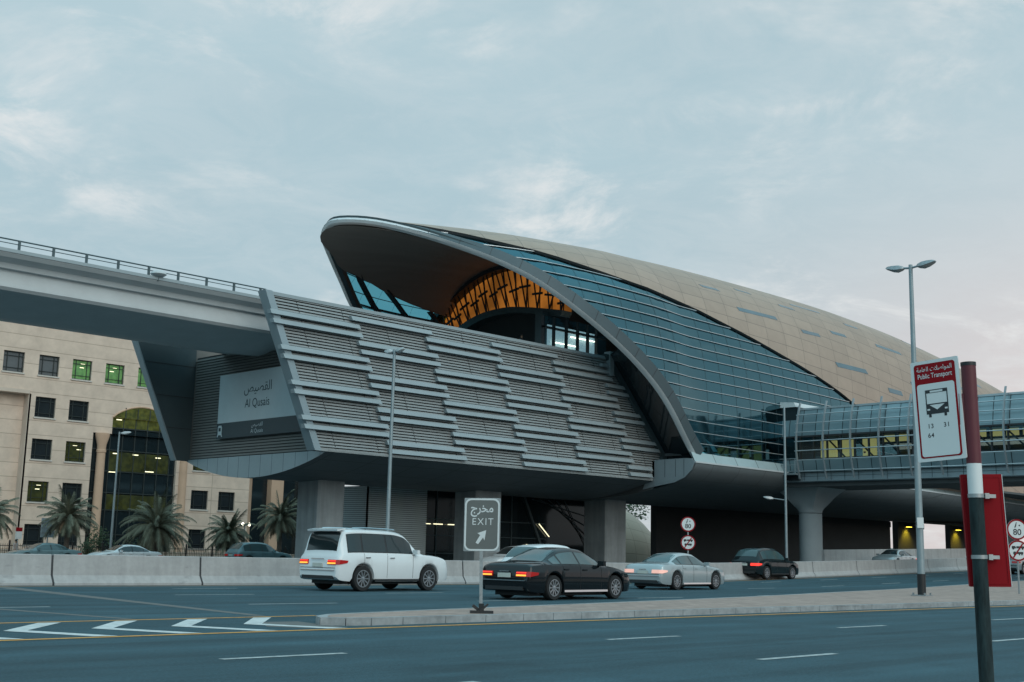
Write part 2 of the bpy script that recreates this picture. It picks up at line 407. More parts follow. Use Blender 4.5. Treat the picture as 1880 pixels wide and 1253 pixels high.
front = mrange(mth('ADD', mth('MULTIPLY', dx, 0.70), mth('MULTIPLY', dy, 0.71)), -0.25, 0.35)
low = mrange(dz, 0.0, 0.30)
base = cmix(low, (0.65, 0.685, 0.70), (0.48, 0.635, 0.695))
base = cmix(mth('MULTIPLY', mrange(big, 0.36, 0.66), 0.75), base, (0.405, 0.555, 0.62))
pinkf = mth('MULTIPLY', mrange(dx, 0.70, 0.95), mrange(dz, 0.40, 0.06))
base = cmix(mth('MULTIPLY', pinkf, 0.85), base, (0.80, 0.68, 0.66))
cl = mth('MULTIPLY', mrange(fine, 0.45, 0.68), mrange(mid, 0.42, 0.62))
base = cmix(mth('MULTIPLY', cl, 0.85), base, (0.83, 0.845, 0.84))
mott = mrange(noise(5.5, 8, 0.7, (1.1, 9.2, 0), 0.6), 0.36, 0.66)
base = cmix(mth('MULTIPLY', mott, 0.20), base, (0.70, 0.755, 0.78))
over = cmix(mrange(fine, 0.4, 0.7), (0.46, 0.90, 1.08), (0.62, 0.98, 1.10))
back = cmix(mrange(dz, 0.12, 0.21), (0.035, 0.055, 0.065), over)       # dark band added behind the viewer as a skyline, darkens reflections in the glass
up = mrange(dz, 0.50, 0.75)
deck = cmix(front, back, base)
deck = cmix(up, deck, over)
deck = cmix(mrange(dz, 0.0, -0.02), deck, (0.04, 0.05, 0.055))
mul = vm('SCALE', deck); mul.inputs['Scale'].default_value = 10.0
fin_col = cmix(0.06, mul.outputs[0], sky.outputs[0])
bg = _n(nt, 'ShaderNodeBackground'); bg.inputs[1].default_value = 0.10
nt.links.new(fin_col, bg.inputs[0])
wo = _n(nt, 'ShaderNodeOutputWorld'); nt.links.new(bg.outputs[0], wo.inputs[0])

sl = bpy.data.lights.new('sun', 'SUN'); sl.energy = 1.2; sl.angle = R(52); sl.color = (1.0, 0.90, 0.80)
so = bpy.data.objects.new('sun', sl); COL.objects.link(so)
sd = Vector((math.sin(SUN_AZ) * math.cos(SUN_EL), math.cos(SUN_AZ) * math.cos(SUN_EL), math.sin(SUN_EL)))
so.rotation_euler = sd.to_track_quat('Z', 'Y').to_euler()

cam = bpy.data.cameras.new('camera'); co = bpy.data.objects.new('camera', cam); COL.objects.link(co); scn.camera = co
cam.sensor_width = 36.0; cam.lens = 42.70; cam.clip_end = 6000; cam.clip_start = 0.05
yaw, pitch, roll = R(45.4), R(9.880), R(1.3)
Fv = Vector((math.cos(pitch) * math.cos(yaw), math.cos(pitch) * math.sin(yaw), math.sin(pitch)))
R0 = Vector((math.sin(yaw), -math.cos(yaw), 0)); U0 = R0.cross(Fv)
Rv = R0 * math.cos(roll) + U0 * math.sin(roll); Uv = U0 * math.cos(roll) - R0 * math.sin(roll)
co.matrix_world = Matrix(((Rv.x, Uv.x, -Fv.x, 0), (Rv.y, Uv.y, -Fv.y, 0), (Rv.z, Uv.z, -Fv.z, 1.28), (0, 0, 0, 1)))
scn.view_settings.view_transform = 'Standard'; scn.view_settings.look = 'None'
scn.view_settings.exposure = 0.0; scn.view_settings.gamma = 1.0
scn.cycles.max_bounces = 8; scn.cycles.transparent_max_bounces = 16

# ------------------------------------------------------------------ ground and roads
g = MB(); 
g.poly([(-1500, -1500, -0.45), (3000, -1500, -0.45), (3000, 3000, -0.45), (-1500, 3000, -0.45)])
struct(g.build('ground', M['ground']))

islF = pchip([11.8, 12.5, 15.2, 18, 24, 32, 42.6, 52, 70, 100, 200], [17.3, 17.75, 18.45, 19.0, 20.1, 21.7, 24.3, 26.2, 28.4, 31.5, 42])
barY = pchip([-60, 10, 22, 30, 41, 64, 80, 100, 150, 260], [37.5, 36.2, 35.95, 36.35, 37.2, 39.6, 41.3, 44.0, 51, 70])
XS = [-60, -40, -25] + list(range(-10, 44, 3)) + list(range(44, 110, 3)) + list(range(112, 262, 10))
def sheet(name, y0, y1, z, m, kind='structure', sub=8, xs=None):
    mb = MB(); P = []; uv = []
    for x in (xs or XS):
        a = y0(x) if callable(y0) else y0; b = y1(x) if callable(y1) else y1
        P.append([(x, a + (b - a) * k / sub, gz(x) + z) for k in range(sub + 1)])
    mb.grid(P, flip=True); o = mb.build(name, m, fixn=False)
    o['kind'] = kind; return o
# skirt of fill under the road deck so that the sheet has depth
road = sheet('main_road', -2.0, lambda x: float(barY(x)) + 0.8, 0.0, M['asphalt'])
far_road = sheet('far_road', lambda x: float(barY(x)) + 0.8, 86.0, -0.22, M['asphalt_far'])
verge = MB(); verge.box((-60, 86.0, -0.44), (200, 86.3, -0.05)); struct(verge.build('far_kerb', M['kerb']))
pv = MB(); pv.box((-60, 86.3, -0.44), (200, 140, -0.09)); struct(pv.build('far_pavement', M['paver']))
fw = MB(); fw.box((-60, -14, -0.44), (120, 5.0, 0.14)); struct(fw.build('near_pavement', M['paver']))

def mark(name, pts, m, z=0.005):
    """painted marking: polygon in ground coordinates, a child of the road"""
    mb = MB(); mb.poly([(x, y, gz(x) + z) for x, y in pts]); o = mb.build(name, m, road, fixn=False)
    if o.data.polygons[0].normal.z < 0: o.data.flip_normals()
    return o
def dash(x0, y0, x1, y1, wd=0.13, m=None):
    d = Vector((x1 - x0, y1 - y0)).normalized(); n = Vector((-d.y, d.x)) * wd / 2
    mark('lane_dash', [(x0 - n.x, y0 - n.y), (x1 - n.x, y1 - n.y), (x1 + n.x, y1 + n.y), (x0 + n.x, y0 + n.y)], m or M['worn_white'])
def line(name, fy, xs, wd, m, z=0.005):
    mb = MB(); P = [[(x, fy(x) - wd / 2, gz(x) + z), (x, fy(x) + wd / 2, gz(x) + z)] for x in xs]
    mb.grid(P, flip=True); return mb.build(name, m, road, fixn=False)
# frontage road: edge line, lane dashes
line('edge_line', lambda x: 16.2, [x for x in XS if -25 <= x <= 140], 0.15, M['orange_paint'])
line('edge_line', lambda x: 19.6 if x < 11 else 19.6 + 0.0 * x, [-25, -10, 0, 6, 10, 14.2], 0.13, M['orange_paint'])
line('edge_line', lambda x: float(islF(x)) + 0.75, [x for x in XS if 20 <= x <= 140], 0.12, M['worn_white'], 0.005)
line('edge_line', lambda x: float(barY(x)) - 0.75, [x for x in XS if -40 <= x <= 200], 0.13, M['orange_paint'])
for k in range(-4, 12):
    dash(7.75 + 6.75 * k, 12.48, 9.5 + 6.75 * k, 12.46)
for k in range(-4, 12):
    dash(6.75 + 6.8 * k, 9.1, 8.6 + 6.8 * k, 9.1)
for k in range(-2, 8):
    dash(5.9 + 6.8 * k, 5.75 - 0.0, 7.7 + 6.8 * k, 5.75)
# main carriageway lane dashes follow its slight bend to the left
def mline(f, x0, step, L):
    x = x0
    while x < 150:
        dash(x, f(x), x + L, f(x + L)); x += step
mline(lambda x: float(barY(x)) - 6.9 - 0.01 * x, 16.5 - 6.9 * 5, 6.9, 2.35)
mline(lambda x: float(barY(x)) - 11.85 - 0.015 * x, 15.5 - 6.9 * 5, 6.9, 2.4)
mline(lambda x: float(barY(x)) - 2.8, 11.9 - 6.9 * 5, 6.9, 2.2)
# chevrons of the gore, pointing left
for k in range(-9, 3):
    o = 8.82 + 1.34 * k; w_ = 1.0
    mark('chevron', [(o, 17.9), (o + 0.34, 17.86), (o + 1.57, 19.42), (o + 1.2, 19.45)], M['white_paint'])
    mark('chevron', [(o, 17.9), (o + 0.62, 16.38), (o + 0.98, 16.32), (o + 0.34, 17.86)], M['white_paint'])
# bitumen-sealed trench scar crossing the carriageway
mark('trench_patch', [(14.2, 35.4), (14.75, 35.3), (13.3, 19.9), (13.05, 19.95)], M['patch'], 0.003)
mark('trench_patch', [(8.2, 31), (8.5, 31), (10.6, 19.9), (10.4, 19.9)], M['patch'], 0.003)
mark('gully_stain', [(12.0, 16.5), (11.5, 17.2), (12.1, 18.3), (12.8, 18.2), (12.6, 16.45)], M['patch'], 0.003)

# traffic island: kerb ring and brick paving
isl_x = [13.3, 14.0, 15, 17, 19.5, 22, 25, 28.5, 32, 36, 42, 48, 55, 65, 80, 100, 130, 180]
nearY = lambda x: 16.75
ring = [(x, nearY(x)) for x in isl_x[::-1]] + [(12.85, 16.88), (12.55, 17.2), (12.75, 17.6)] + [(x, float(islF(x))) for x in isl_x]
inner = [(x, nearY(x) + 0.16) for x in isl_x[::-1]] + [(12.98, 17.0), (12.74, 17.22), (12.9, 17.48)] + [(x, float(islF(x)) - 0.14) for x in isl_x]
kb = MB()
ZT = 0.13
for (a, b, c, d) in zip(ring, ring[1:], inner, inner[1:]):
    L = math.hypot(b[0] - a[0], b[1] - a[1]); n = max(1, round(L / 0.9))
    for k in range(n):
        t0 = k / n + 0.008 / max(L, .05); t1 = (k + 1) / n - 0.008 / max(L, .05)
        q = lambda u, v, t: (u[0] + (v[0] - u[0]) * t, u[1] + (v[1] - u[1]) * t)
        A, B, Cc, Dd = q(a, b, t0), q(a, b, t1), q(c, d, t0), q(c, d, t1)
        zz = lambda p, z: (p[0], p[1], gz(p[0]) + z)
        kb.hexa([zz(A, -.02), zz(B, -.02), zz(Dd, -.02), zz(Cc, -.02)], [zz(A, ZT), zz(B, ZT), zz(Dd, ZT), zz(Cc, ZT)])
isl = MB(); P = []; U = []
for x in [12.85] + isl_x:
    a = max(nearY(x), 16.75) + 0.14; b = float(islF(x)) - 0.12
    if x < 13.2: a, b = 17.0, 17.48
    P.append([(x, a + (b - a) * k / 6, gz(x) + ZT - 0.006) for k in range(7)]); U.append([(x, a + (b - a) * k / 6) for k in range(7)])
isl.grid(P, U, flip=True)
M['pavers'] = grid_mat('brick_pavers', (0.36, 0.255, 0.215), (0.22, 0.165, 0.145), 0.42, 0.21, 0.012, 0.9, 0, var=0.12, pvar=0.13, offset=0.5)
island = isl.build('traffic_island', M['pavers'], fixn=False); struct(island)
kb.build('kerb', M['kerb'], island)

# ------------------------------------------------------------------ concrete barrier blocks
def barrier_block(x0, x1, fy, zoff, label, group, hgt=0.92):
    prof = [(-0.30, 0.0), (-0.30, 0.07), (-0.13, 0.30), (-0.075, hgt - 0.02), (-0.055, hgt), (0.055, hgt), (0.075, hgt - 0.02), (0.13, 0.30), (0.30, 0.07), (0.30, 0.0)]
    mb = MB(); n = 4; xs = [x0 + 0.035 + (x1 - x0 - 0.07) * k / n for k in range(n + 1)]
    pts = [(x, float(fy(x)), gz(x) + zoff) for x in xs]
    mb.sweep(pts, lambda i: [(pts[i][0], pts[i][1] + 0.30 + a, pts[i][2] + b) for a, b in prof])
    root = thing('concrete_barrier', label, 'barrier', (pts[0][0], pts[0][1] + .3, pts[0][2]), 0, group)
    mb.build('block', M['concrete'], root)
    j = MB(); a = pts[-1]
    pr = [(p * 0.9, q * 0.97) for p, q in prof]
    e2 = (x1 + 0.035, float(fy(x1 + 0.035)))
    j.hexa([(a[0], a[1] + .3 + p, a[2] + q) for p, q in pr], [(e2[0], e2[1] + .3 + p, a[2] + q) for p, q in pr])
    j.build('joint', M['fascia'], root)
edges = [-22.2, -13.4, -4.5, 4.4, 10.6, 16.45, 21.45, 27.6, 33.8, 40, 46.3, 52.6, 58.9, 65.2, 71.5, 77.8, 84, 90.4, 96.8, 103, 110, 117, 124, 132, 140]
where = {4: 'cut by the left edge of the photo', 5: 'in front of the young palms at far left', 6: 'behind the chevrons, just left of the white off-roader',
         7: 'behind the rear of the white off-roader', 8: 'behind the bonnet of the white off-roader', 9: 'behind the black saloon car', 10: 'behind the grey exit sign and black saloon',
         11: 'between black saloon and silver saloon', 12: 'behind the silver saloon', 13: 'below the round speed limit sign', 14: 'behind the black sport utility car', 15: 'just right of the black sport utility car, under the flared column',
         16: 'under the footbridge, left of the tall lamp post', 17: 'right behind the tall twin-head lamp post', 18: 'between lamp post and red bus stop pole'}
for i, (a, b) in enumerate(zip(edges, edges[1:])):
    if i < 4: continue
    barrier_block(a, b, barY, 0.0, 'grey concrete barrier block ' + where.get(i, 'far along the road behind the red timetable case'), 'concrete barrier blocks along the main road')
rearY = lambda x: float(barY(x)) + 6.5 + 0.05 * (x - 80)
wh2 = ['behind the flared column base', 'behind the parked-looking silver car', 'below the narrow bright gap under the station', 'left of the lamp post in the rear row', 'behind the white car right of the lamp post', 'far right in the rear row']
for k in range(6):
    x0 = 80 + 11 * k
    barrier_block(x0, x0 + 11, rearY, 0.15, 'pale concrete barrier block ' + wh2[k], 'rear row of concrete barrier blocks', 1.35)
# ------------------------------------------------------------------ metro station
YC, ZB = 59.2, 7.8
XK = [42.0, 45, 48, 50, 52, 55, 58.5, 62, 66, 72, 80, 92, 104, 116, 128, 142.]
fw_ = pchip(XK, [10.3, 10.4, 10.5, 10.6, 10.6, 10.7, 10.8, 10.8, 10.3, 10.2, 9.9, 9.0, 7.9, 6.6, 5.3, 4.0])
fzt = pchip(XK, [20.98, 21.28, 21.58, 21.66, 21.67, 21.79, 22.09, 22.43, 22.77, 23.12, 23.39, 23.57, 23.31, 22.58, 21.41, 19.68])
fn_ = pchip([42, 42.9, 44.8, 46.4, 47.7, 49, 50, 51, 52, 53, 55.5, 58.5, 66, 80, 142.], [2.07, 2.12, 2.12, 2.18, 2.27, 2.44, 2.62, 2.82, 3.03, 3.2, 3.3, 3.2, 2.8, 2.5, 2.3])
RZ = [7.8, 9.4, 12.1, 14.0, 15.5, 17, 17.5, 18, 18.5, 19, 19.5, 20, 20.5, 21, 21.12]
RX = [65.9, 64.1, 61.2, 58.3, 55.5, 52.7, 51.9, 51.0, 50.0, 49.0, 47.7, 46.4, 44.8, 42.9, 42.3]
frx = pchip(RZ, RX); frz = pchip(RX[::-1], RZ[::-1])
ftg = pchip([42.3, 44.77, 45.87, 47.26, 48.72, 50.01, 53.19, 56.99, 59.84, 66.7, 70.45, 73.45, 78.49, 83.06, 88.15, 93, 98, 101, 142],
            [1.55, 1.36, 1.285, 1.20, 1.118, 1.032, 0.886, 0.782, 0.735, 0.676, 0.611, 0.566, 0.487, 0.415, 0.323, 0.21, 0.09, 0.0, 0.0])
def SH(X, t, off=0.0):
    """point of the shell: X along the track, t from the near foot over the crest to the far foot"""
    def raw(X, t):
        n = float(fn_(X)); c = math.cos(t); s = abs(math.sin(t)); ww = float(fw_(X))
        return Vector((X, YC - ww * math.copysign(abs(c) ** (2 / n), c), ZB + (float(fzt(X)) - ZB) * s ** (2 / n)))
    p = raw(X, t)
    if off:
        e = 0.02; t0 = min(max(t, 0.03), PI - 0.03)
        a = raw(X, t0 + e) - raw(X, t0 - e); b = raw(min(X + .3, 142), t0) - raw(max(X - .3, 42.3), t0)
        nrm = b.cross(a)
        if nrm.length < 1e-6: nrm = Vector((0, 0, 1))
        nrm.normalize()
        if nrm.dot(p - Vector((p.x, YC, 12))) < 0: nrm = -nrm
        p = p + nrm * off
    return p
def tr(X):
    if X >= 65.9: return 0.0
    b = (float(frz(X)) - ZB) / (float(fzt(X)) - ZB)
    return math.asin(min(1.0, max(0.0, b)) ** (float(fn_(X)) / 2))
def dyat(X, z):
    b = min(max((z - ZB) / (float(fzt(X)) - ZB), 0), 1); n = float(fn_(X))
    return float(fw_(X)) * (1 - b ** n) ** (1 / n)
def tg(X): return max(float(ftg(X)), tr(max(X - .35, 42.3)))

ST = thing('metro_station', 'metro station with gold shell roof, curved teal glass sides and raked grey louvred front', 'metro station', (52, 59.2, 0))

# --- gold roof with its dark edge, the brown ceiling below it
gx = [42.6, 42.8, 43.0, 43.2, 43.7, 44.3, 45, 45.8, 46.7, 47.7, 48.8, 50, 51.2, 52.5, 54, 56, 58, 60] + [60 + 2.05 * k for k in range(1, 41)]
NT = 56
def gold_rows(off, inset=0.0, t_in=0.0):
    P = []; U = []
    for X in gx:
        a = tg(X) + t_in * (1 - sstep(44.5, 52, X)); a = min(a, PI / 2 - 0.0005)
        if t_in: a = min(max(a, tr(X + .12) + .05 * sstep(43, 46, X)), PI / 2 - 0.0005)
        row = []; us = []; L = 0; prev = None
        for k in range(NT + 1):
            t = a + (PI - 2 * a) * k / NT
            p = SH(X, t, off); row.append(p)
        mid = NT // 2; acc = [0.0] * (NT + 1)
        for k in range(mid + 1, NT + 1): acc[k] = acc[k - 1] + (row[k] - row[k - 1]).length
        for k in range(mid - 1, -1, -1): acc[k] = acc[k + 1] - (row[k] - row[k + 1]).length
        P.append(row); U.append([(X, acc[k]) for k in range(NT + 1)])
    return P, U
Po, Uo = gold_rows(0.14)
mb = MB(); mb.grid(Po, Uo)
roof = mb.build('roof_shell', M['gold'], ST, smooth='all', fixn=False)
Pi, Ui = gold_rows(-0.40, t_in=-0.20)
mb = MB(); mb.grid(Pi, Ui); mb.build('ceiling', M['ceiling'], ST, smooth='all', fixn=False)
mb = MB()
for e in (0, NT):
    Pe, _u = (Po, 0) if e == 0 else (Po, 0)
    mb.grid([[Po[i][e] + Vector((0, 0, .004)), SH(gx[i], min(max(tg(gx[i]), 0), PI / 2) if e == 0 else PI - min(tg(gx[i]), PI / 2), -0.16)] for i in range(len(gx)) if gx[i] > 44.9])
mb.build('roof_edge', M['fascia'], ST)  # dark strip painted as the shadow gap under the gold edge
# --- skylight slits set in the gold roof
K = [((70.49, .942), (72.82, .948), (73.15, .923), (70.8, .917)), ((73.93, .785), (79.58, .798), (79.65, .769), (74.0, .752)), ((82.89, .74), (85.97, .75), (86.05, .723), (83.03, .713)),
     ((88.71, .825), (91.54, .832), (91.65, .806), (88.9, .798)), ((97.63, .855), (102.9, .866), (103.2, .840), (97.7, .826)), ((86.84, .547), (92.56, .558), (92.84, .531), (87.06, .518)),
     ((96.27, .475), (99.18, .48), (99.3, .451), (96.38, .447)), ((102.06, .585), (104.9, .589), (105, .561), (102.2, .561)), ((82.05, .982), (84.36, .984), (84.61, .961), (82.17, .956)),
     ((84.96, 1.064), (90.1, 1.078), (90.1, 1.056), (84.95, 1.042)), ((93.46, 1.007), (96.17, 1.016), (96.17, .995), (93.63, .985)), ((76.33, 1.045), (78.43, 1.042), (78.71, 1.024), (76.43, 1.025)),
     ((108.0, 1.20), (112.6, 1.215), (112.6, 1.185), (108.0, 1.17)), ((112.5, .75), (117, .76), (117.1, .73), (112.6, .72)), ((120, .95), (124, .95), (124.1, .92), (120.1, .92)), ((107, .33), (110, .33), (110.1, .30), (107.1, .30))]
for q in K:
    mb = MB(); n = 8
    top = [[None] * 2 for _ in range(n + 1)]
    for k in range(n + 1):
        u = k / n
        for s, (a, b) in enumerate(((q[0], q[1]), (q[3], q[2]))):
            top[k][s] = SH(a[0] + (b[0] - a[0]) * u, a[1] + (b[1] - a[1]) * u, 0.156)
    lowr = [[p - Vector((0, -.02, .12)) for p in r] for r in top]
    mb.grid(top, flip=True)
    for s in (0, 1): mb.grid([[top[k][s], lowr[k][s]] for k in range(n + 1)])
    mb.build('skylight', M['skylight'], roof, fixn=False)

# --- glass sides and their bars
gxx = [45.2, 45.8, 46.7, 47.7, 48.8, 50, 51.2, 52.5, 54, 56, 58, 60, 62, 64, 65.9] + [65.9 + 1.8 * k for k in range(1, 20)] + [101]
MG = 26
for side in (0, 1):
    mb = MB(); P = []
    for X in gxx:
        a = tr(X - .75) if X < 66.6 else 0.0
        b = max(tg(X) + 0.015, a + .002)
        P.append([SH(X, (a + (b - a) * k / MG) if side == 0 else PI - (a + (b - a) * k / MG), -0.03) for k in range(MG + 1)])
    mb.grid(P)
    gw = mb.build('glass_wall', M['glass'] if side == 0 else M['glass_far'], ST, smooth='all', fixn=False)
    bars = MB(); z = 8.75; sg = -1 if side == 0 else 1
    while z < 21:
        xs = []
        X = float(frx(z)) + 0.7
        while X < 101:
            if z > SH(X, tg(X)).z + 0.1: break
            xs.append(X); X += 1.2
        if len(xs) > 1:
            pts = [Vector((x, YC + sg * (dyat(x, z) + 0.04), z)) for x in xs]
            bars.sweep(pts, lambda i: [pts[i] + Vector((0, sg * a, c)) for a, c in ((-.08, -.019), (.02, -.019), (.02, .019), (-.08, .019))])
        z += 0.735
    jn = bars; jn.m = 1
    X = 46.2
    while X < 101:
        a, b = tr(X), tg(X)
        if b - a > 0.03:
            pts = [SH(X + 0.0, (a + (b - a) * k / 14) if side == 0 else PI - (a + (b - a) * k / 14), -0.02) for k in range(15)]
            jn.path(pts, 0.007, 4)
        X += 1.75
    bars.build('glazing_bar', [M['bar'], M['joint_grey']], gw)
    # dark structural ribs inside, leaning with the arch
    ribs = MB()
    for c in (2.6, 5.6, 8.8, 12.4, 16, 20, 24, 28, 32):
        pts = []
        for k in range(40):
            z = 8 + k * 0.35; X = float(frx(min(z, 21.1))) + c
            if X < 101 and z < SH(X, tg(X)).z: pts.append(Vector((X, YC + sg * (dyat(X, z) - 0.42), z)))
        if len(pts) > 2: ribs.sweep(pts, lambda i: [pts[i] + Vector((a, b * sg, 0)) for a, b in ((-.13, -.22), (.13, -.22), (.13, .18), (-.13, .18))])
    z = 9.5
    while z < 21:
        xs = []; X = float(frx(z)) + 0.6
        while X < 99:
            if z > SH(X, tg(X)).z - 0.2: break
            xs.append(X); X += 2.0
        if len(xs) > 1: ribs.path([(x, YC + sg * (dyat(x, z) - 0.28), z) for x in xs], 0.075, 4)
        z += 1.47
    ribs.build('inner_rib', M['fascia'], gw)

# --- the leaning arch rim round the opening
zz = [7.8, 8.3, 9, 9.8, 10.6, 11.4, 12.2, 13, 13.8, 14.5, 15.2, 15.9, 16.5, 17, 17.4, 17.8, 18.2, 18.6, 19, 19.35, 19.7, 20, 20.3, 20.55, 20.75, 20.92, 21.03, 21.09]
half = [Vector((float(frx(z)), YC - dyat(float(frx(z)), z), z)) for z in zz]
curve = half + [SH(42.3, PI / 2)] + [Vector((p.x, 2 * YC - p.y, p.z)) for p in half[::-1]]
cum = [0.0]
for a, b in zip(curve, curve[1:]): cum.append(cum[-1] + (b - a).length)
NR = 96; res = []; j = 0
for i in range(NR + 1):
    s_ = cum[-1] * i / NR
    while j < len(cum) - 2 and cum[j + 1] < s_: j += 1
    t_ = (s_ - cum[j]) / max(cum[j + 1] - cum[j], 1e-6); res.append(curve[j].lerp(curve[j + 1], t_))
curve = res
for _ in range(3):
    q_ = list(curve)
    for i in range(1, NR): curve[i] = q_[i] * .5 + (q_[i - 1] + q_[i + 1]) * .25
fr = []
for i, p in enumerate(curve):
    a = curve[max(i - 2, 0)]; b = curve[min(i + 2, len(curve) - 1)]
    T = (b - a).normalized()
    k = (float(frx(min(p.z + .5, 21.1))) - float(frx(max(p.z - .5, 7.8)))) / (min(p.z + .5, 21.1) - max(p.z - .5, 7.8))
    k = min(max(k, -4), -0.8)
    q = Vector((k, 0, 1)).normalized(); N = Vector((-1, 0, k)).normalized()      # q runs up the opening, N looks out of it
    D = N.cross(T).normalized()
    if D.dot(q * -3 + Vector((0, YC - p.y, 0))) < 0: D = -D
    def imp(q):
        h = float(fzt(q.x)) - ZB; n_ = float(fn_(q.x)); return abs((q.y - YC) / float(fw_(q.x))) ** n_ + max(0, (q.z - ZB) / h) ** n_
    e_ = .05; ns = Vector([(imp(p + Vector([e_ if j == i2 else 0 for j in range(3)])) - imp(p - Vector([e_ if j == i2 else 0 for j in range(3)]))) for i2 in range(3)]).normalized()
    Bk = T.cross(ns).normalized()
    if Bk.dot(N) > 0: Bk = -Bk
    fr.append((D, N, ns, Bk))
def rim_prof(poly): return lambda i: [curve[i] + fr[i][0] * d + fr[i][1] * n for d, n in poly]
mb = MB(); mb.sweep(curve, lambda i: [curve[i] + fr[i][2] * .16 + fr[i][3] * .72, curve[i] + fr[i][2] * .03 - fr[i][3] * .02, curve[i] + fr[i][0] * .3, curve[i] + fr[i][0] * .3 + fr[i][3] * .5])
M['rim'] = mat('arch_rim', (0.075, 0.098, 0.108), 0.5, 0.2, 0.10, 0.6)
lipb = MB(); lipb.sweep(curve, lambda i: [curve[i] + fr[i][2] * .018 - fr[i][3] * .03] + [curve[i] + fr[i][0] * d + fr[i][1] * n for d, n in ((.10, .12), (.34, .16), (.34, -.25), (.1, -.2))])
M['lip'] = mat('rim_lip', (0.62, 0.64, 0.65), 0.6, 0, 0.08, 0.8)
sofb = MB(); sofb.sweep(curve, rim_prof([(0.33, 0.13), (0.58, -0.04), (0.64, -0.32), (0.6, -0.4), (0.1, -0.35)]))
mb.m = 1
for i in range(2, len(curve) - 2, 3):
    T = (curve[i + 1] - curve[i - 1]).normalized() * 0.018
    ring = [curve[i] + fr[i][2] * (.16 + .012) + fr[i][3] * .72, curve[i] + fr[i][2] * (.03 + .012) - fr[i][3] * .02, curve[i] + fr[i][2] * .0, curve[i] + fr[i][2] * .06 + fr[i][3] * .66]
    mb.hexa([p - T for p in ring], [p + T for p in ring])
rim = mb.build('arch_rim', [M['rim'], M['fascia']], ST, smooth=30)
lipb.build('rim_lip', M['lip'], rim, smooth=30); sofb.build('rim_soffit', M['panel_dark'], rim, smooth=30)

# --- raked louvred side walls
def xl(z): return 37.1 - 0.451 * (z - 6.34)
def xr(z): return min(60.2 + (14.1 - z) * .955, 66.0) if z > 7.72 else 64.95
ZL0, ZL1 = 6.34, 14.05
def louvre_side(Y, s):
    mb = MB(); pitch = 0.1578; z = ZL0
    for za, zb_ in ((ZL0, 7.72), (7.7205, 8.03), (8.03, ZL1)):
        mb.hexa([(xl(za), Y + s * .22, za), (xr(za), Y + s * .22, za), (xr(za), Y + s * .5, za), (xl(za), Y + s * .5, za)],
                [(xl(zb_), Y + s * .22, zb_), (xr(zb_), Y + s * .22, zb_), (xr(zb_), Y + s * .5, zb_), (xl(zb_), Y + s * .5, zb_)])
    mb.m = 1
    k = 0
    while z < ZL1 - 0.1:
        a, b = z + 0.015, z + 0.121
        P = lambda zz, d: [(xl(zz) + 0.02, Y + s * d, zz), (xr(zz), Y + s * d, zz)]
        # each slat: tilted blade, top edge leaning back
        mb.hexa([P(a, 0.0)[0], P(a, 0.0)[1], P(a, .2)[1], P(a, .2)[0]], [P(b, 0.05)[0], P(b, 0.05)[1], P(b, .2)[1], P(b, .2)[0]])
        z += pitch; k += 1
    mb.m = 2
    for X0 in np.arange(38.5, 66, 2.9):                                         # vertical joints in the slats
        za = ZL0 + .02
        mb.hexa([(X0 - .012, Y + s * .01, za), (X0 + .012, Y + s * .01, za), (X0 + .012, Y + s * .19, za), (X0 - .012, Y + s * .19, za)],
                [(X0 - .012 - .40 * 7.6, Y + s * .01, ZL1 - .1), (X0 + .012 - .40 * 7.6, Y + s * .01, ZL1 - .1), (X0 + .012 - .40 * 7.6, Y + s * .19, ZL1 - .1), (X0 - .012 - .40 * 7.6, Y + s * .19, ZL1 - .1)])
    wll = mb.build('louvre_wall', [M['void'], M['slat'], M['void']], ST)
    # coping along the top
    cp = MB(); cp.hexa([(xl(ZL1), Y - s * .03, ZL1 - .05), (xr(ZL1), Y - s * .03, ZL1 - .05), (xr(ZL1), Y + s * .55, ZL1 - .05), (xl(ZL1), Y + s * .55, ZL1 - .05)],
                       [(xl(ZL1), Y - s * .03, ZL1 + .13), (xr(ZL1), Y - s * .03, ZL1 + .13), (xr(ZL1), Y + s * .55, ZL1 + .13), (xl(ZL1), Y + s * .55, ZL1 + .13)])
    cp.build('coping', M['fin'], wll)
    bt = MB(); bt.hexa([(xl(ZL0), Y - s * .04, ZL0 - .06), (xr(ZL0), Y - s * .04, ZL0 - .06), (xr(ZL0), Y + s * .5, ZL0 - .06), (xl(ZL0), Y + s * .5, ZL0 - .06)],
                       [(xl(ZL0), Y - s * .04, ZL0 + .09), (xr(ZL0), Y - s * .04, ZL0 + .09), (xr(ZL0), Y + s * .5, ZL0 + .09), (xl(ZL0), Y + s * .5, ZL0 + .09)])
    bt.build('bottom_rail', M['slat'], wll)
    cols = [(36.75, 42.45, 0), (42.05, 47.75, 1), (47.2, 53.05, 0), (52.5, 58.25, 1), (57.7, 63.2, 0), (62.5, 68, 1)]
    for s0, s1, par in cols:
        zc = [13.12 - 1.736 * j for j in range(4)] if par == 0 else [13.98 - 1.736 * j for j in range(5)]
        for z1 in zc:
            for z2 in (z1, z1 - 0.45):
                if z2 < 6.5 or z2 > 13.95: continue
                f = MB(); rk = 0.43 * (z2 - 6.34); a = s0 - rk; b = min(s1 - rk, xr(z2) - .25)
                if b < a + .3: continue
                h = 0.12; d0, d1 = -0.27, -0.18
                f.hexa([(a, Y + s * d0, z2 - h), (b, Y + s * d0, z2 - h), (b, Y + s * .12, z2 - h + .03), (a, Y + s * .12, z2 - h + .03)],
                       [(a - .05, Y + s * d1, z2 + h), (b - .05, Y + s * d1, z2 + h), (b - .05, Y + s * .12, z2 + h), (a - .05, Y + s * .12, z2 + h)])
                f.build('louvre_fin', M['fin'], wll)
    return wll
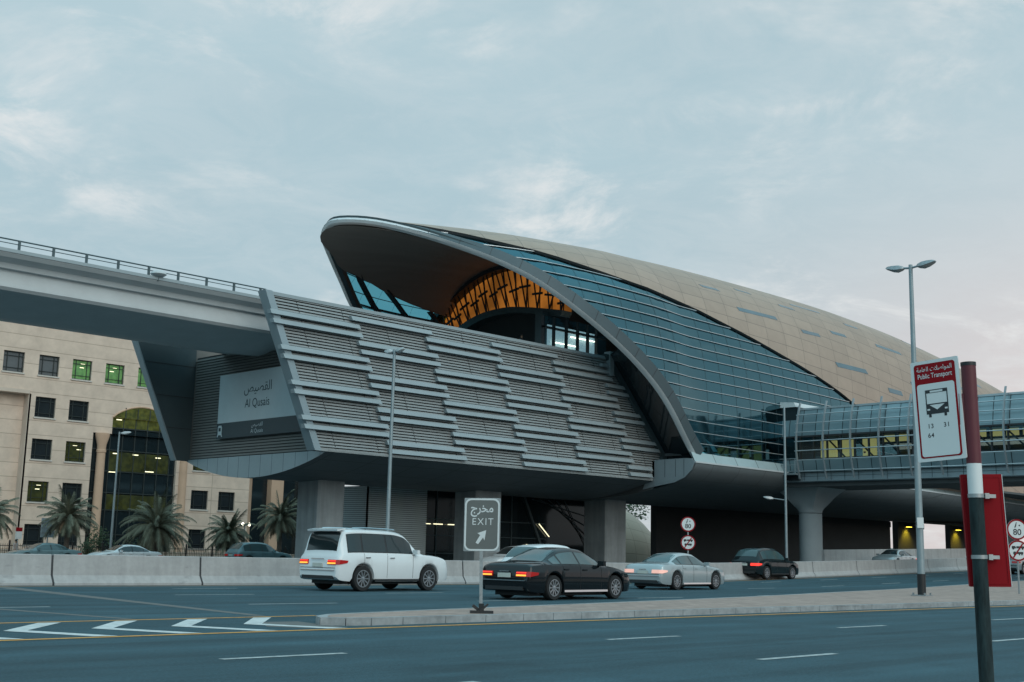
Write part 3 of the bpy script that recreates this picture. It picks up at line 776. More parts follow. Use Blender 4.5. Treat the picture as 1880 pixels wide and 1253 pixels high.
louvre_side(52.0, 1.0)
# raked end plates: the near one is the steel edge of the louvre wall, the far one a full plate
def plate(Y0, Y1, x_in, name, m):
    mb = MB()
    poly = [(xl(6.3) - .05, 6.3), (x_in, 6.3), (x_in, 14.15), (xl(14.15) - .05, 14.15)]
    mb.prism([(x, Y0, z) for x, z in poly], (0, Y1 - Y0, 0)); return mb.build(name, m, ST)
plate(52.24, 52.55, 38.0, 'end_plate', M['panel_dark'])
e = MB(); e.hexa([(xl(6.3) - .08, 51.9, 6.28), (xl(6.3) + .34, 51.9, 6.28), (xl(6.3) + .34, 52.6, 6.28), (xl(6.3) - .08, 52.6, 6.28)],
                 [(xl(14.18) - .08, 51.9, 14.2), (xl(14.18) + .34, 51.9, 14.2), (xl(14.18) + .34, 52.6, 14.2), (xl(14.18) - .08, 52.6, 14.2)])
e.build('end_plate_edge', M['steel_blue'], ST)
plate(66.1, 66.5, 38.0, 'end_plate', M['panel_dark'])
e = MB(); e.hexa([(xl(6.3) - .10, 66.02, 6.28), (xl(6.3) - .02, 66.02, 6.28), (xl(6.3) - .02, 66.6, 6.28), (xl(6.3) - .10, 66.6, 6.28)],
                 [(xl(14.18) - .10, 66.02, 14.2), (xl(14.18) - .02, 66.02, 14.2), (xl(14.18) - .02, 66.6, 14.2), (xl(14.18) - .10, 66.6, 14.2)])
e.build('end_plate_edge', M['steel_blue'], ST)
mb = MB()
for zz_ in (8.2, 10.1, 12.0): mb.box((xl(zz_) + .1, 66.08, zz_), (38.0, 66.102, zz_ + .03))
mb.build('plate_joint', M['fascia'], ST)
# far side wall of the louvred box
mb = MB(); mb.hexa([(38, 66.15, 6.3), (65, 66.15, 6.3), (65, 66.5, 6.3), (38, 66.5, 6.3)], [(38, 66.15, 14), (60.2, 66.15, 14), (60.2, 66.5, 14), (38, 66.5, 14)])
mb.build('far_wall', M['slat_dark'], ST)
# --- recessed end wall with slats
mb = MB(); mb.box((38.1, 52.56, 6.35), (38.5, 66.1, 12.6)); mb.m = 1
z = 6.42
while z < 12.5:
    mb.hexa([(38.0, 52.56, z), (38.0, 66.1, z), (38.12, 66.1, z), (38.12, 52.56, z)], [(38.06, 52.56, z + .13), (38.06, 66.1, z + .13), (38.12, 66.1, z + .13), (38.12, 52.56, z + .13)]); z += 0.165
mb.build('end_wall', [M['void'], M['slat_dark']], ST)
# --- pale curved end panel below it, and the smooth soffit
def zs(y): return 6.33 - 1.22 * (1 - ((y - 59.2) / 7.25) ** 2)
ys = [51.95 + 14.5 * k / 40 for k in range(41)]
M['hull_panel'] = grid_mat('hull_panel', (0.30, 0.38, 0.41), (0.06, 0.08, 0.09), 1.12, 40, 0.016, 0.45, 0.25, pvar=0.03)
mb = MB()
mb.grid([[(37.9, y, 6.36), (37.9, y, zs(y))] for y in ys], [[(y, 10.0), (y, 11)] for y in ys])
mb.grid([[(37.9, y, 6.36), (38.1, y, 6.36)] for y in ys], [[(y, 10), (y, 11)] for y in ys])
mb.build('hull_end_panel', M['hull_panel'], ST, fixn=False)
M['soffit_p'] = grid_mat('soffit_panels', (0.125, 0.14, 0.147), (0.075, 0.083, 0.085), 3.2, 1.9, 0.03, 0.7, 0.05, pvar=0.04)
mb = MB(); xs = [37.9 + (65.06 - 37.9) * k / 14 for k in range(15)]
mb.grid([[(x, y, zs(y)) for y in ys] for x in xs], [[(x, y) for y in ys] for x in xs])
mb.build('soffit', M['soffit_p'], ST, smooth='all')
# --- the wider hull under the glass shell
def yr(X): return YC - float(fw_(X)) - 0.30
hp = [(0.0, 7.45), (-0.02, 7.32), (0.18, 6.95), (0.75, 6.45), (1.6, 6.12), (3.2, 5.80), (5.4, 5.45), (7.5, 5.25)]
hx = [65.06 + (142 - 65.06) * k / 24 for k in range(25)]
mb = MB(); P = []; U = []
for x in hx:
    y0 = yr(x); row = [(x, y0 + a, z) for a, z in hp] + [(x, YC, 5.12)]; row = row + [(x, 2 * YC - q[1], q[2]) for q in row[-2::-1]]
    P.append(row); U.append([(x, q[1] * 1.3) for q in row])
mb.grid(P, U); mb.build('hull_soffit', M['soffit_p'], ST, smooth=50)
M['sill_panel'] = grid_mat('sill_panel', (0.38, 0.46, 0.47), (0.07, 0.08, 0.08), 2.6, 50, 0.03, 0.45, 0.2, pvar=0.03)
for s in (1, -1):
    mb = MB(); f = lambda y: y if s == 1 else 2 * YC - y
    mb.grid([[(x, f(yr(x)), 7.45), (x, f(yr(x) + .34), 8.12), (x, f(yr(x) + .6), 8.16)] for x in hx], [[(x, 0.5), (x, 1.2), (x, 1.5)] for x in hx])
    mb.build('sill', M['sill_panel'], ST)
    ed = MB(); pts = [Vector((x, f(yr(x)) - .02 * s, 7.45)) for x in hx]
    ed.sweep(pts, lambda i: [pts[i] + Vector((0, a * s, c)) for a, c in ((-.05, -.05), (.06, -.05), (.06, .06), (-.05, .06))])
    ed.build('sill_edge', M['concrete_light'], ST)
    mb = MB(); X0 = 65.06
    pr = [(51.9, 7.69), (49.2, 7.72), (48.72, 7.68), (48.55, 7.42), (48.75, 6.95), (49.35, 6.45), (50.2, 6.14), (51.85, 5.9), (52.9, 5.72), (52.6, 6.4), (51.9, 6.5)]
    mb.hexa([(X0 - .05, f(y), z) for y, z in pr], [(X0 + .9, f(y), z) for y, z in pr])
    mb.build('hull_nose_panel', M['steel_blue'], ST)
    if s == 1:
        jn = MB()
        for y in (51.0, 50.1, 49.4): jn.box((X0 - .062, y - .012, 6.5), (X0 - .04, y + .012, 7.68))
        jn.build('panel_joint', M['fascia'], ST)
mb = MB()
cl_ = [(y, max(zs(y), 5.0)) for y in [52 + 14.4 * k / 30 for k in range(31)]]
hpt = pchip([48.5, 49.3, 50.2, 51.85, 53.9, 56.2, 59.2], [7.4, 6.45, 6.12, 5.80, 5.45, 5.25, 5.12])
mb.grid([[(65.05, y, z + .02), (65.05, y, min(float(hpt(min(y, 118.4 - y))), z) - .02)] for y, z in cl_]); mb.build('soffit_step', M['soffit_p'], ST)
# --- floors and inner walls
mb = MB(); mb.box((38.4, 52.5, 12.2), (142, 66.1, 12.5)); mb.box((66, 50.4, 8.0), (142, 68, 8.2)); mb.box((66.3, 50.6, 8.2), (66.5, 67.8, 12.2)); mb.build('platform_floor', M['concrete_dark'], ST)  # last box is a dark inner wall added to block the bright far glass
cz = [7.75, 8.0, 8.5, 9, 9.6, 10.2, 10.8, 11.4, 12, 12.6, 13.2, 13.8, 14.3]
mb = MB(); mb.sweep(cz, lambda i: [(min(xr(cz[i]), 66) + a, 51.86 + b, cz[i]) for a, b in ((-.28, -.06), (.30, -.06), (.30, .3), (-.28, .3))])
mb.build('corner_beam', M['panel_dark'], ST)
def rimin(z):
    X = float(frx(z)); return Vector((X + .30, YC - dyat(X, z) + .28, z))
mb = MB(); mb.grid([[Vector((xr(z) + .25, 51.9, z)).lerp(rimin(z), t) for t in (0, .33, .66, 1)] for z in cz]); mb.build('corner_glass', M['glass_dark'], ST)
mb = MB(); mb.box((60.1, 51.7, 12.9), (60.5, 52.2, 14.5)); mb.build('corner_post', M['fin'], ST)
# --- orange-lit gable with its truss and the dark train portal
XG = 60.2
def arc(dy0, z0, z1, n, pw=2.2):
    return [(dy0 * math.sin(PI / 2 * (2 * k / n - 1)), z0 + (z1 - z0) * (1 - abs(2 * k / n - 1) ** pw)) for k in range(n + 1)]
Oc = [(-10.2, 15.2), (-9.4, 16.3), (-8.4, 17.35), (-7.4, 18.2), (-6.4, 18.85), (-5.2, 19.5), (-3.9, 20.15), (-2.4, 20.6), (-1.0, 20.82), (0, 20.86)]
Oc = [(3.0 - 0.0 * a, z) for a, z in []] + [(9.9, 17.9), (9.4, 18.5), (8.9, 19.0), (8.3, 19.45), (7.7, 19.8), (6.7, 20.35), (5.7, 20.8), (4.8, 21.1), (3.9, 21.3), (3.0, 21.42), (1.8, 21.42), (0.6, 21.2), (-.7, 20.7), (-2.0, 20.0), (-3.2, 19.1), (-3.9, 18.5)][::-1]
Ic = [(-9.2, 12.9), (-8.5, 14.2), (-7.6, 15.2), (-6.6, 15.95), (-5.6, 16.55), (-4.4, 17.15), (-3.0, 17.55), (-1.8, 17.78), (-.8, 17.86), (0, 17.88)]
Ic = [(9.2, 15.5), (8.6, 16.1), (8.0, 16.6), (7.3, 17.1), (6.55, 17.7), (5.8, 18.0), (4.9, 18.25), (4.0, 18.42), (3.0, 18.5), (2.0, 18.52), (1.1, 18.48), (.2, 18.36), (-.8, 18.2), (-1.9, 18.0), (-3.0, 17.78), (-3.9, 17.6)][::-1]
mb = MB(); mb.grid([[(XG, YC + a[0], a[1]), (XG, YC + b[0], b[1])] for a, b in zip(Oc, Ic)])
gable = mb.build('gable', M['gable_glow'], ST, fixn=False)
tr_ = MB(); rng = random.Random(3)
def on(curve_, u):
    u = u * (len(curve_) - 1); i = min(int(u), len(curve_) - 2); q = u - i
    return (curve_[i][0] * (1 - q) + curve_[i + 1][0] * q, curve_[i][1] * (1 - q) + curve_[i + 1][1] * q)
N_ = 14
for k in range(N_):
    u = 0.04 + 0.92 * k / (N_ - 1)
    bo = on(Ic, u)
    for du, wd in ((-0.024, .09), (0.024, .08)):
        a = on(Oc, min(max(u + du, 0), 1))
        tr_.beam((XG - .5, YC + bo[0], bo[1] - .05), (XG - .5, YC + a[0], a[1] + .1), wd, wd)
    m_ = on(Oc, u); tr_.beam((XG - .25, YC + bo[0], bo[1]), (XG - .25, YC + m_[0], m_[1]), .06, .06)
    c_ = on(Ic, u); q0 = on(Oc, max(u - .027, 0)); q1 = on(Oc, min(u + .027, 1)); f_ = 0.45 + 0.12 * (k % 2)
    pA = (XG - .5, YC + c_[0] * (1 - f_) + q0[0] * f_ - .25, c_[1] * (1 - f_) + q0[1] * f_ + .1); pB = (XG - .5, YC + c_[0] * (1 - f_) + q1[0] * f_ + .25, c_[1] * (1 - f_) + q1[1] * f_ - .1)
    tr_.beam(pA, pB, .10, .15)
tr_.build('truss', M['fascia'], gable)
for nm, sc0, sc1, x0, x1, mm in (('gable_rib', 1.0, 1.03, XG - .8, XG + .2, M['fascia']), ('portal_arch', .925, 1.0, XG - .9, XG + .1, M['panel_dark'])):
    src = Oc if nm == 'gable_rib' else Ic; mb = MB()
    inn = [(a * sc0, 12.5 + (z - 12.5) * sc0) for a, z in src]; outr = [(a * sc1, 12.5 + (z - 12.5) * (sc1 if nm != 'gable_rib' else 1.075)) for a, z in src]
    pts = list(range(len(src)))
    mb.sweep(pts, lambda i: [(x0, YC + inn[i][0], inn[i][1]), (x0, YC + outr[i][0], outr[i][1]), (x1, YC + outr[i][0], outr[i][1]), (x1, YC + inn[i][0], inn[i][1])])
    mb.build(nm, mm, gable)
mb = MB(); mb.poly([(XG + .05, YC + a * .93, 12.5 + (z - 12.5) * .93) for a, z in Ic] + [(XG + .05, YC + 9, 12.5), (XG + .05, YC - 3.6, 12.5)])
mb.build('portal_back', M['void'], gable, fixn=False)
mb = MB(); mb.box((XG - 1.5, YC - 2.6, 12.5), (XG - .95, YC - 1.9, 17.6)); mb.build('portal_column', M['panel_dark'], gable)
# --- lit glazed platform screen on the near side
mb = MB(); mb.poly([(55.3, 53.3, 12.5), (61.5, 53.3, 12.5), (61.5, 53.3, 16.4), (55.3, 53.3, 16.4)]); scr = mb.build('platform_screen', M['glass_clear'], ST)
mb = MB()
for x in (55.3, 56.3, 57.5, 58.6, 59.6, 60.5): mb.box((x, 53.2, 12.5), (x + .1, 53.42, 16.4))
mb.box((55.3, 53.2, 15.6), (61.5, 53.42, 15.72)); mb.build('mullion', M['fascia'], scr)
mb = MB(); mb.box((57.9, 55.3, 12.5), (62.6, 55.4, 16.4)); mb.build('lit_back_wall', M['screen_glow'], scr)
mb = MB(); mb.box((58.0, 55.2, 14.0), (62.6, 55.29, 14.55)); mb.build('lit_band', M['pink_glow'], scr)
mb = MB()
for z_, x_ in ((15.2, 58.2), (15.8, 60.0)): mb.box((x_, 55.10, z_), (x_ + 2.4, 55.18, z_ + .06))
mb.build('ceiling_light', M['lamp_white'], scr)
# --- piers below the station
def pier(X, Y, wx, wy, name='pier'):
    mb = MB(); c = .12
    pts = [(X - wx + c, Y - wy), (X + wx - c, Y - wy), (X + wx, Y - wy + c), (X + wx, Y + wy - c), (X + wx - c, Y + wy), (X - wx + c, Y + wy), (X - wx, Y + wy - c), (X - wx, Y - wy + c)]
    mb.hexa([(x, y, -.4) for x, y in pts], [(x, y, 5.6) for x, y in pts]); o = mb.build(name, M['pier'], ST)
    return o
pier(42.55, 58.8, .95, 1.1); pier(55.0, 58.6, 1.15, 1.1); pier(67.7, 58.6, 1.15, 1.1)
for x in (92, 104, 116, 128): pier(x, 66.5, 1.2, 1.0)
# --- ground floor: louvred plant room, dark glazing, dark side walls with two bright gaps
mb = MB(); mb.box((48.55, 62.05, -.4), (53.5, 66, 5.3)); mb.m = 1; z = 0.1
while z < 5.2:
    mb.box((48.5, 62.0, z), (53.52, 62.1, z + .10)); mb.box((48.5, 62.0, z), (48.6, 66, z + .10)); z += .13
mb.build('plant_louvre', [M['void'], M['plant_slat']], ST)
mb = MB(); mb.box((53.55, 63.0, -.4), (71.0, 63.1, 5.6)); dg_ = mb.build('ground_glazing', M['glass_dark'], ST)
mb = MB()
for x in (55.2, 57, 58.8, 60.6, 62.4): mb.box((x, 62.92, -.4), (x + .08, 63.0, 5.4))
for z_ in (1.1, 2.3, 3.4): mb.box((53.6, 62.93, z_), (66, 63.0, z_ + .06))
mb.beam((63.6, 62.9, 5.3), (66.4, 62.9, 0), .22, .2)
for k in range(5): mb.beam((64.4 + .9 * k, 62.92, 5.2), (72, 62.92, 3.9 - 1.0 * k), .05, .05)
mb.build('glazing_bar', M['panel_dark'], dg_)
mb = MB()
mb.box((53.9, 62.80, 3.05), (54.6, 62.86, 3.10)); mb.box((54.9, 62.80, 3.05), (55.7, 62.86, 3.11)); mb.box((56.2, 62.80, 3.05), (57.0, 62.86, 3.11))
mb.beam((65.2, 62.84, 3.4), (66.3, 62.84, 2.5), .05, .05); mb.cbox((64.0, 62.84, 1.85), (.2, .1, .1))
mb.build('strip_light', M['tube_light'], dg_)
dw = MB()
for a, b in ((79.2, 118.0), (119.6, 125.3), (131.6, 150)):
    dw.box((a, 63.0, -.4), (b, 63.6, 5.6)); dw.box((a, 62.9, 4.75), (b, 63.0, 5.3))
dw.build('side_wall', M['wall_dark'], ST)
ant = MB(); ant.tube((47.6, 64.0, 14.0), (47.6, 64.0, 17.0), .035, .02, 6); ant.build('antenna', M['panel_dark'], ST)

# --- name sign on the recessed end wall
NS = thing('name_sign', 'pale blue-grey station name sign with a dark footer on the recessed end wall', 'sign', (37.85, 57.9, 9.3))
y0, y1 = 53.9, 62.85
mb = MB(); mb.box((37.80, y0, 8.35), (37.98, y1, 11.2)); mb.build('panel', M['sign_board'], NS)
mb = MB(); mb.box((37.78, y0, 7.45), (37.98, y1, 8.35)); ft = mb.build('footer', M['sign_navy'], NS)
ux, uy = (0, -1, 0), (0, 0, 1)
text('\uFEBA\uFEF4\uFEBC\uFED8\uFEDF\uFE8D', 0.78, (37.79, 58.75, 9.98), ux, uy, 'lettering', M['ink_navy'], NS)
text('Al Qusais', 0.70, (37.79, 58.75, 9.12), ux, uy, 'lettering', M['ink_navy'], NS, sx=.92)
text('\uFEBA\uFEF4\uFEBC\uFED8\uFEDF\uFE8D', 0.32, (37.77, 58.6, 7.98), ux, uy, 'lettering', M['sign_board'], NS)
text('Al Qusais', 0.32, (37.77, 58.6, 7.62), ux, uy, 'lettering', M['sign_board'], NS)
ic = MB()                                                                       # small train pictogram
def sq(y, z, w_, h_, d=.0): ic.box((37.765 - d, y - w_ / 2, z), (37.779, y + w_ / 2, z + h_))
ic.prism([(37.765, 62.5 + y_, z_) for y_, z_ in ((-.28, 7.55), (-.2, 7.55), (-.14, 7.66), (.14, 7.66), (.2, 7.55), (.28, 7.55), (.2, 7.74), (.21, 8.12), (.14, 8.22), (-.14, 8.22), (-.21, 8.12), (-.2, 7.74))], (.014, 0, 0))
pic = ic.build('pictogram', M['sign_board'], ft)
i2 = MB(); i2.box((37.758, 62.38, 7.88), (37.764, 62.62, 8.08)); i2.build('pictogram_window', M['sign_navy'], pic)

# ------------------------------------------------------------------ viaduct
VD = thing('viaduct', 'grey concrete railway viaduct running into the station front at left', 'viaduct', (20, 59, 0))
sec = [(54.3, 14.32), (54.3, 14.16), (54.45, 14.0), (55.05, 13.80), (55.2, 13.66), (55.24, 13.5), (55.2, 13.2), (55.08, 12.92), (55.06, 12.76), (55.2, 12.62), (55.6, 12.52), (57.0, 12.36), (59.2, 12.05)]
sec = sec + [(118.4 - y, z) for y, z in sec[-2::-1]]
inner_ = [(63.6, 14.32), (63.4, 13.6), (59.2, 13.5), (55.0, 13.6), (54.8, 14.32)]
mb = MB(); pts = [-70, -40, -10, 10, 25, 38.05]
mb.sweep(pts, lambda i: [(pts[i], y, z) for y, z in sec + inner_]); mb.build('girder', M['concrete_light'], VD, smooth=25)
mb = MB(); mb.box((-70, 54.24, 14.20), (36.0, 54.36, 14.36)); mb.build('edge_strip', M['fin'], VD)
hr = MB()
for z_ in (14.76, 14.86): pass
hr.tube((-60, 54.5, 14.84), (35.2, 54.5, 14.84), .035, n=6); hr.tube((-60, 54.5, 14.66), (35.2, 54.5, 14.66), .02, n=6)
rail_ = hr.build('railing', M['panel_dark'], VD)
for k in range(-6, 10):
    x = 21.9 + 1.62 * k
    if 12 < x < 35.2:
        p_ = MB(); p_.box((x - .05, 54.45, 14.3), (x + .05, 54.55, 14.86)); p_.build('railing_post', M['panel_dark'], rail_)
FL = thing('flood_lamp', 'small white domed lamp on the viaduct edge beside the railing', 'lamp', (28.8, 54.9, 14.3))
mb = MB(); mb.lathe([(.02, .42), (.22, .40), (.36, .32), (.40, .22), (.28, .13), (.06, .08)], n=18, mtx=Matrix.Translation((28.8, 54.28, 14.26))); mb.build('dome', M['concrete_light'], FL, smooth=40)
mb = MB(); mb.tube((28.8, 54.28, 14.15), (28.8, 54.28, 14.4), .05, n=8); mb.build('stem', M['panel_dark'], FL)
# ------------------------------------------------------------------ footbridge
M['rib_steel'] = mat('rib_steel', (.27, .31, .33), .45, .3, .08, 1)
FB = thing('footbridge', 'enclosed footbridge with curved ribs, teal panels and a lit yellow window band', 'footbridge', (80, 35, 6.9))
XB, YB0, YB1 = 77.0, 8.0, 49.4
M['bridge_panel'] = grid_mat('bridge_panel', (0.23, 0.315, 0.345), (0.03, 0.04, 0.045), 1.08, 40, 0.03, 0.3, 0.3, pvar=0.07)
def bw(z):  # cladding profile: bulges outwards at mid height
    u = (z - 9.3) / 2.9; return XB - 0.55 * (1 - u * u)
def strip(z0, z1, name, m, n=5, side=0):
    mb = MB(); zs_ = [z0 + (z1 - z0) * k / n for k in range(n + 1)]
    P = [[((bw(z) if side == 0 else 2 * 80.0 - bw(z)), y, z) for z in zs_] for y in (YB0, YB1)]
    mb.grid(P, [[(y, 5 + z) for z in zs_] for y in (YB0, YB1)])
    return mb.build(name, m, FB, fixn=False)
for s in (0, 1):
    strip(10.0, 12.0, 'upper_cladding', M['bridge_panel'], side=s); strip(7.45, 8.35, 'lower_cladding', M['bridge_panel'], side=s)
    strip(8.42, 9.95, 'window_band', M['glass_clear'], side=s)
mb = MB(); P = []
for y in (YB0, YB1): P.append([(80 + (80 - XB) * math.cos(PI * (1 - k / 12)), y, 12.0 + .32 * math.sin(PI * k / 12)) for k in range(13)])
mb.grid(P); mb.build('bridge_roof', M['concrete_light'], FB, smooth=30)
mb = MB(); mb.box((XB - .14, YB0, 11.96), (XB + .05, YB1, 12.10)); mb.build('eaves', M['bar'], FB)
mb = MB(); mb.box((XB + .15, YB0, 6.75), (83 - .15, YB1, 7.42)); mb.box((XB - .1, YB0, 6.80), (XB + .15, YB1, 7.42)); 
mb.build('girder', M['steel_blue'], FB)
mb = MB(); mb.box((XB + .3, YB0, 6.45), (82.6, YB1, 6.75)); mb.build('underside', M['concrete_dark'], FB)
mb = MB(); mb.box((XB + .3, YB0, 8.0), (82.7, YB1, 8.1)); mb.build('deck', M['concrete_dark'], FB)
mb = MB()
y = YB1 - .7
while y > YB0: mb.box((XB - .118, y - .012, 6.85), (XB - .095, y + .012, 7.40)); y -= 1.08
mb.box((XB - .12, YB0, 7.14), (XB - .095, YB1, 7.16)); mb.build('girder_joint', M['fascia'], FB)
mb = MB(); mb.box((XB - .62, YB0, 9.93), (XB - .35, YB1, 10.05)); mb.box((XB - .5, YB0, 8.33), (XB - .3, YB1, 8.42))
y = YB1 - 1.75
while y > YB0: mb.box((XB - .56, y - .05, 8.4), (XB - .4, y + .05, 9.95)); y -= 1.08
fr_ = mb.build('window_frame', M['fascia'], FB)
# inner truss and lit interior
mb = MB(); y = YB1 - 3.4; k = 0
while y > YB0 + 2.2: mb.beam((XB + .35, y, 9.9), (XB + .35, y - 1.8, 8.1), .08, .10); y -= 2.16
mb.build('truss', M['fascia'], FB)
mb = MB(); mb.box((82.3, YB0, 8.1), (82.4, 43.2, 9.3)); mb.build('inner_wall', M['window_dark'], FB)
mb = MB(); mb.box((XB + .4, YB0, 9.97), (82.6, YB1 - 1.5, 10.0)); mb.box((XB + .95, YB0, 9.30), (XB + 1.0, 42.4, 9.45)); mb.build('inner_ceiling', M['fascia'], FB)
y = 41.9
while y > YB0 + 1:
    mb = MB(); mb.box((XB + .96, y - .82, 9.46), (XB + 1.0, y, 9.92)); mb.build('light_panel', M['bridge_glow'], FB); y -= 1.08
for a, b in ((45.6, 46.85), (44.2, 45.3), (42.5, 43.5)):
    mb = MB(); mb.box((XB + .9, a, 8.15), (XB + 1.1, b, 9.75)); mb.build('lit_panel', M['bridge_glow'], FB)
mb = MB()
for (y_, z_) in ((44.45, 8.95), (44.45, 8.75), (44.45, 8.55), (43.35, 8.8)): mb.cbox((XB + .88, y_, z_), (.03, .16, .12))
mb.build('red_notice', M['sign_red'], FB)
# outer ribs and tubular rails
def rw(z): u = (z - 9.4) / 3.2; return XB - 0.25 - 0.70 * (1 - u * u)
y = 47.75
while y > YB0 + 1:
    mb = MB(); pts = [Vector((rw(6.95 + 5.55 * k / 16), y, 6.95 + 5.55 * k / 16)) for k in range(17)]
    mb.sweep(pts, lambda i: [pts[i] + Vector((a, b, 0)) for a, b in ((-.06, -.045), (.10, -.045), (.10, .045), (-.06, .045))])
    mb.build('rib', M['rib_steel'], FB); y -= 2.16
for z_ in (7.5, 8.28, 8.95, 9.62, 10.28, 10.93, 11.56):
    mb = MB(); mb.tube((rw(z_) + .02, YB0, z_), (rw(z_) + .02, 47.9, z_), .04, n=8); mb.build('rail', M['bar'], FB)
mb = MB(); mb.box((XB - .3, 47.95, 6.9), (83.3, 50.2, 12.2)); mb.build('link_block', M['bridge_panel'], FB)
mb = MB(); mb.hexa([(XB - .5, 48.0, 12.2), (83.4, 48.0, 12.2), (83.4, 51.0, 12.2), (XB - .5, 51.0, 12.2)], [(XB - .4, 48.2, 12.55), (83.4, 48.2, 12.55), (83.4, 51.5, 12.8), (XB - .4, 51.5, 12.8)]); mb.build('link_roof', M['concrete_light'], FB)
mb = MB()
for z_ in (7.5, 7.95, 8.4): mb.tube((XB - .9, 47.8, z_), (XB - .9, 49.3, z_), .03, n=6)
for y_ in (47.9, 48.6, 49.2): mb.tube((XB - .9, y_, 7.3), (XB - .9, y_, 8.4), .03, n=6)
mb.box((XB - 1.0, 47.8, 7.25), (XB - .3, 49.4, 7.35)); mb.build('access_railing', M['metal_pole'], FB)

# flared column under the bridge
M['concrete_mid'] = mat('concrete_mid', (0.34, 0.36, 0.37), 0.8, 0, 0.08, 0.8, 0.1, 20)
FC = thing('flared_column', 'pale concrete round column with a flared faceted head below the footbridge end', 'column', (79.75, 48.95, 0))
mb = MB(); mb.lathe([(.84, -.4), (.84, 4.62)], (79.75, 48.95, 0), 28); mb.build('shaft', M['concrete_mid'], FC, smooth=40)
mb = MB(); rings = []
for k in range(13):
    u = k / 12; e = u ** 2.0; sh_ = sstep(0, .4, u); zc_ = 4.66 + 2.1 * u; row = []
    for j in range(32):
        t = 2 * PI * j / 32 + PI / 4; c, s = math.cos(t), math.sin(t); q = max(abs(c), abs(s))
        sx_, sy_ = c / q * 2.3, s / q * 2.1
        sz_ = .88 + 1.5 * e; kx = c * (1 - sh_) + c / q * sh_; ky = s * (1 - sh_) + s / q * sh_
        row.append((79.75 + kx * sz_, 48.95 + ky * sz_ * .95, zc_))
    rings.append(row + [row[0]])
mb.grid(rings); mb.poly(rings[-1][:-1]); mb.build('flared_head', M['concrete_mid'], FC, smooth=18)
mb = MB(); mb.box((77.9, 47.2, 6.78), (81.6, 50.7, 7.1)); mb.build('bearing', M['concrete_dark'], FC)

# ------------------------------------------------------------------ office building far left
OB = thing('office_building', 'beige stone office block with square windows and a tall arched glass bay behind the palms', 'building', (52, 100, 0))
M['stone_course'] = grid_mat('stone_courses', (0.63, 0.50, 0.405), (0.38, 0.29, 0.225), 60, 1.177, 0.026, 0.85, 0, var=0.17, pvar=0.03)
H_ = 21.6
cols = [33.9, 36.83, 39.76, 42.76, 45.70, 48.72, 51.8]; rows = [1.00, 4.54, 8.06, 11.58, 15.13, 19.45]
WW, WH = 1.75, 1.72
wins = []
for ci, x in enumerate(cols):
    for ri, z in enumerate(rows):
        if x > 47 and ri < 4: continue
        if x < 42 and ri < 4: continue
        wins.append((x, z, ci, ri))
for x in (54.9, 57.9, 60.75): wins += [(x, z, 9, ri) for ri, z in enumerate(rows) if not (x < 57 and ri < 4)]
def wall_with_holes(x0, x1, z0, z1, holes, y, depth=0.35):
    """stone face at Y=y with rectangular openings, reveals included"""
    xs = sorted({x0, x1} | {h for q in holes for h in (q[0], q[1])}); zs2 = sorted({z0, z1} | {h for q in holes for h in (q[2], q[3])})
    mb = MB()
    for a, b in zip(xs, xs[1:]):
        for c, d in zip(zs2, zs2[1:]):
            mx_, mz_ = (a + b) / 2, (c + d) / 2
            if any(q[0] < mx_ < q[1] and q[2] < mz_ < q[3] for q in holes): continue
            mb.poly([(a, y, c), (b, y, c), (b, y, d), (a, y, d)], [(a, c + .5), (b, c + .5), (b, d + .5), (a, d + .5)])
    for a, b, c, d in holes:
        for p, q in (((a, c), (b, c)), ((b, c), (b, d)), ((b, d), (a, d)), ((a, d), (a, c))):
            mb.poly([(p[0], y, p[1]), (q[0], y, q[1]), (q[0], y + depth, q[1]), (p[0], y + depth, p[1])], [(1, .3)] * 4)
    return mb
holes = [(x, x + WW, z, z + WH) for x, z, _, _ in wins]
bay = (49.75, 55.55)
main = [h for h in holes if h[0] > 42.3 or h[2] > 14]
mbw = wall_with_holes(42.2, 64.0, -.4, H_, [h for h in main if h[0] > 42.2] + [(48.05, 56.2, -.4, 10.72), (49.75, 55.55, 10.72, 12.2)], 100.0)
# arched head of the glass bay
n = 18; A = [(49.75 + 5.8 * k / n, 12.2 + 1.12 * math.sin(PI * k / n) ** .75) for k in range(n + 1)]
mbw2 = wall_with_holes(28, 42.2, 13.45, H_, [h for h in holes if h[0] < 42 and h[2] > 13.5], 100.0)
wl_ = mbw.build('wall', M['stone_course'], OB, fixn=False)
mbw2.build('wall', M['stone_course'], OB, fixn=False)
mb = MB()
for k in range(n): mb.poly([(A[k][0], 99.985, A[k][1]), (A[k + 1][0], 99.985, A[k + 1][1]), (A[k + 1][0], 99.985, 12.195), (A[k][0], 99.985, 12.195)])
fan = mb.build('arch_window', M['office_glow'], OB, fixn=False)
mb = MB(); pts = [Vector((x, 99.97, z)) for x, z in A]; mb.path(pts, .07, 6); mb.build('arch_trim', M['stone_uplit'], OB)
mb = MB()
for k in range(1, 5): mb.box((49.75 + 1.16 * k - .04, 99.93, 12.19), (49.75 + 1.16 * k + .04, 99.975, 13.1))
mb.build('arch_mullion', M['frame_dark'], fan)
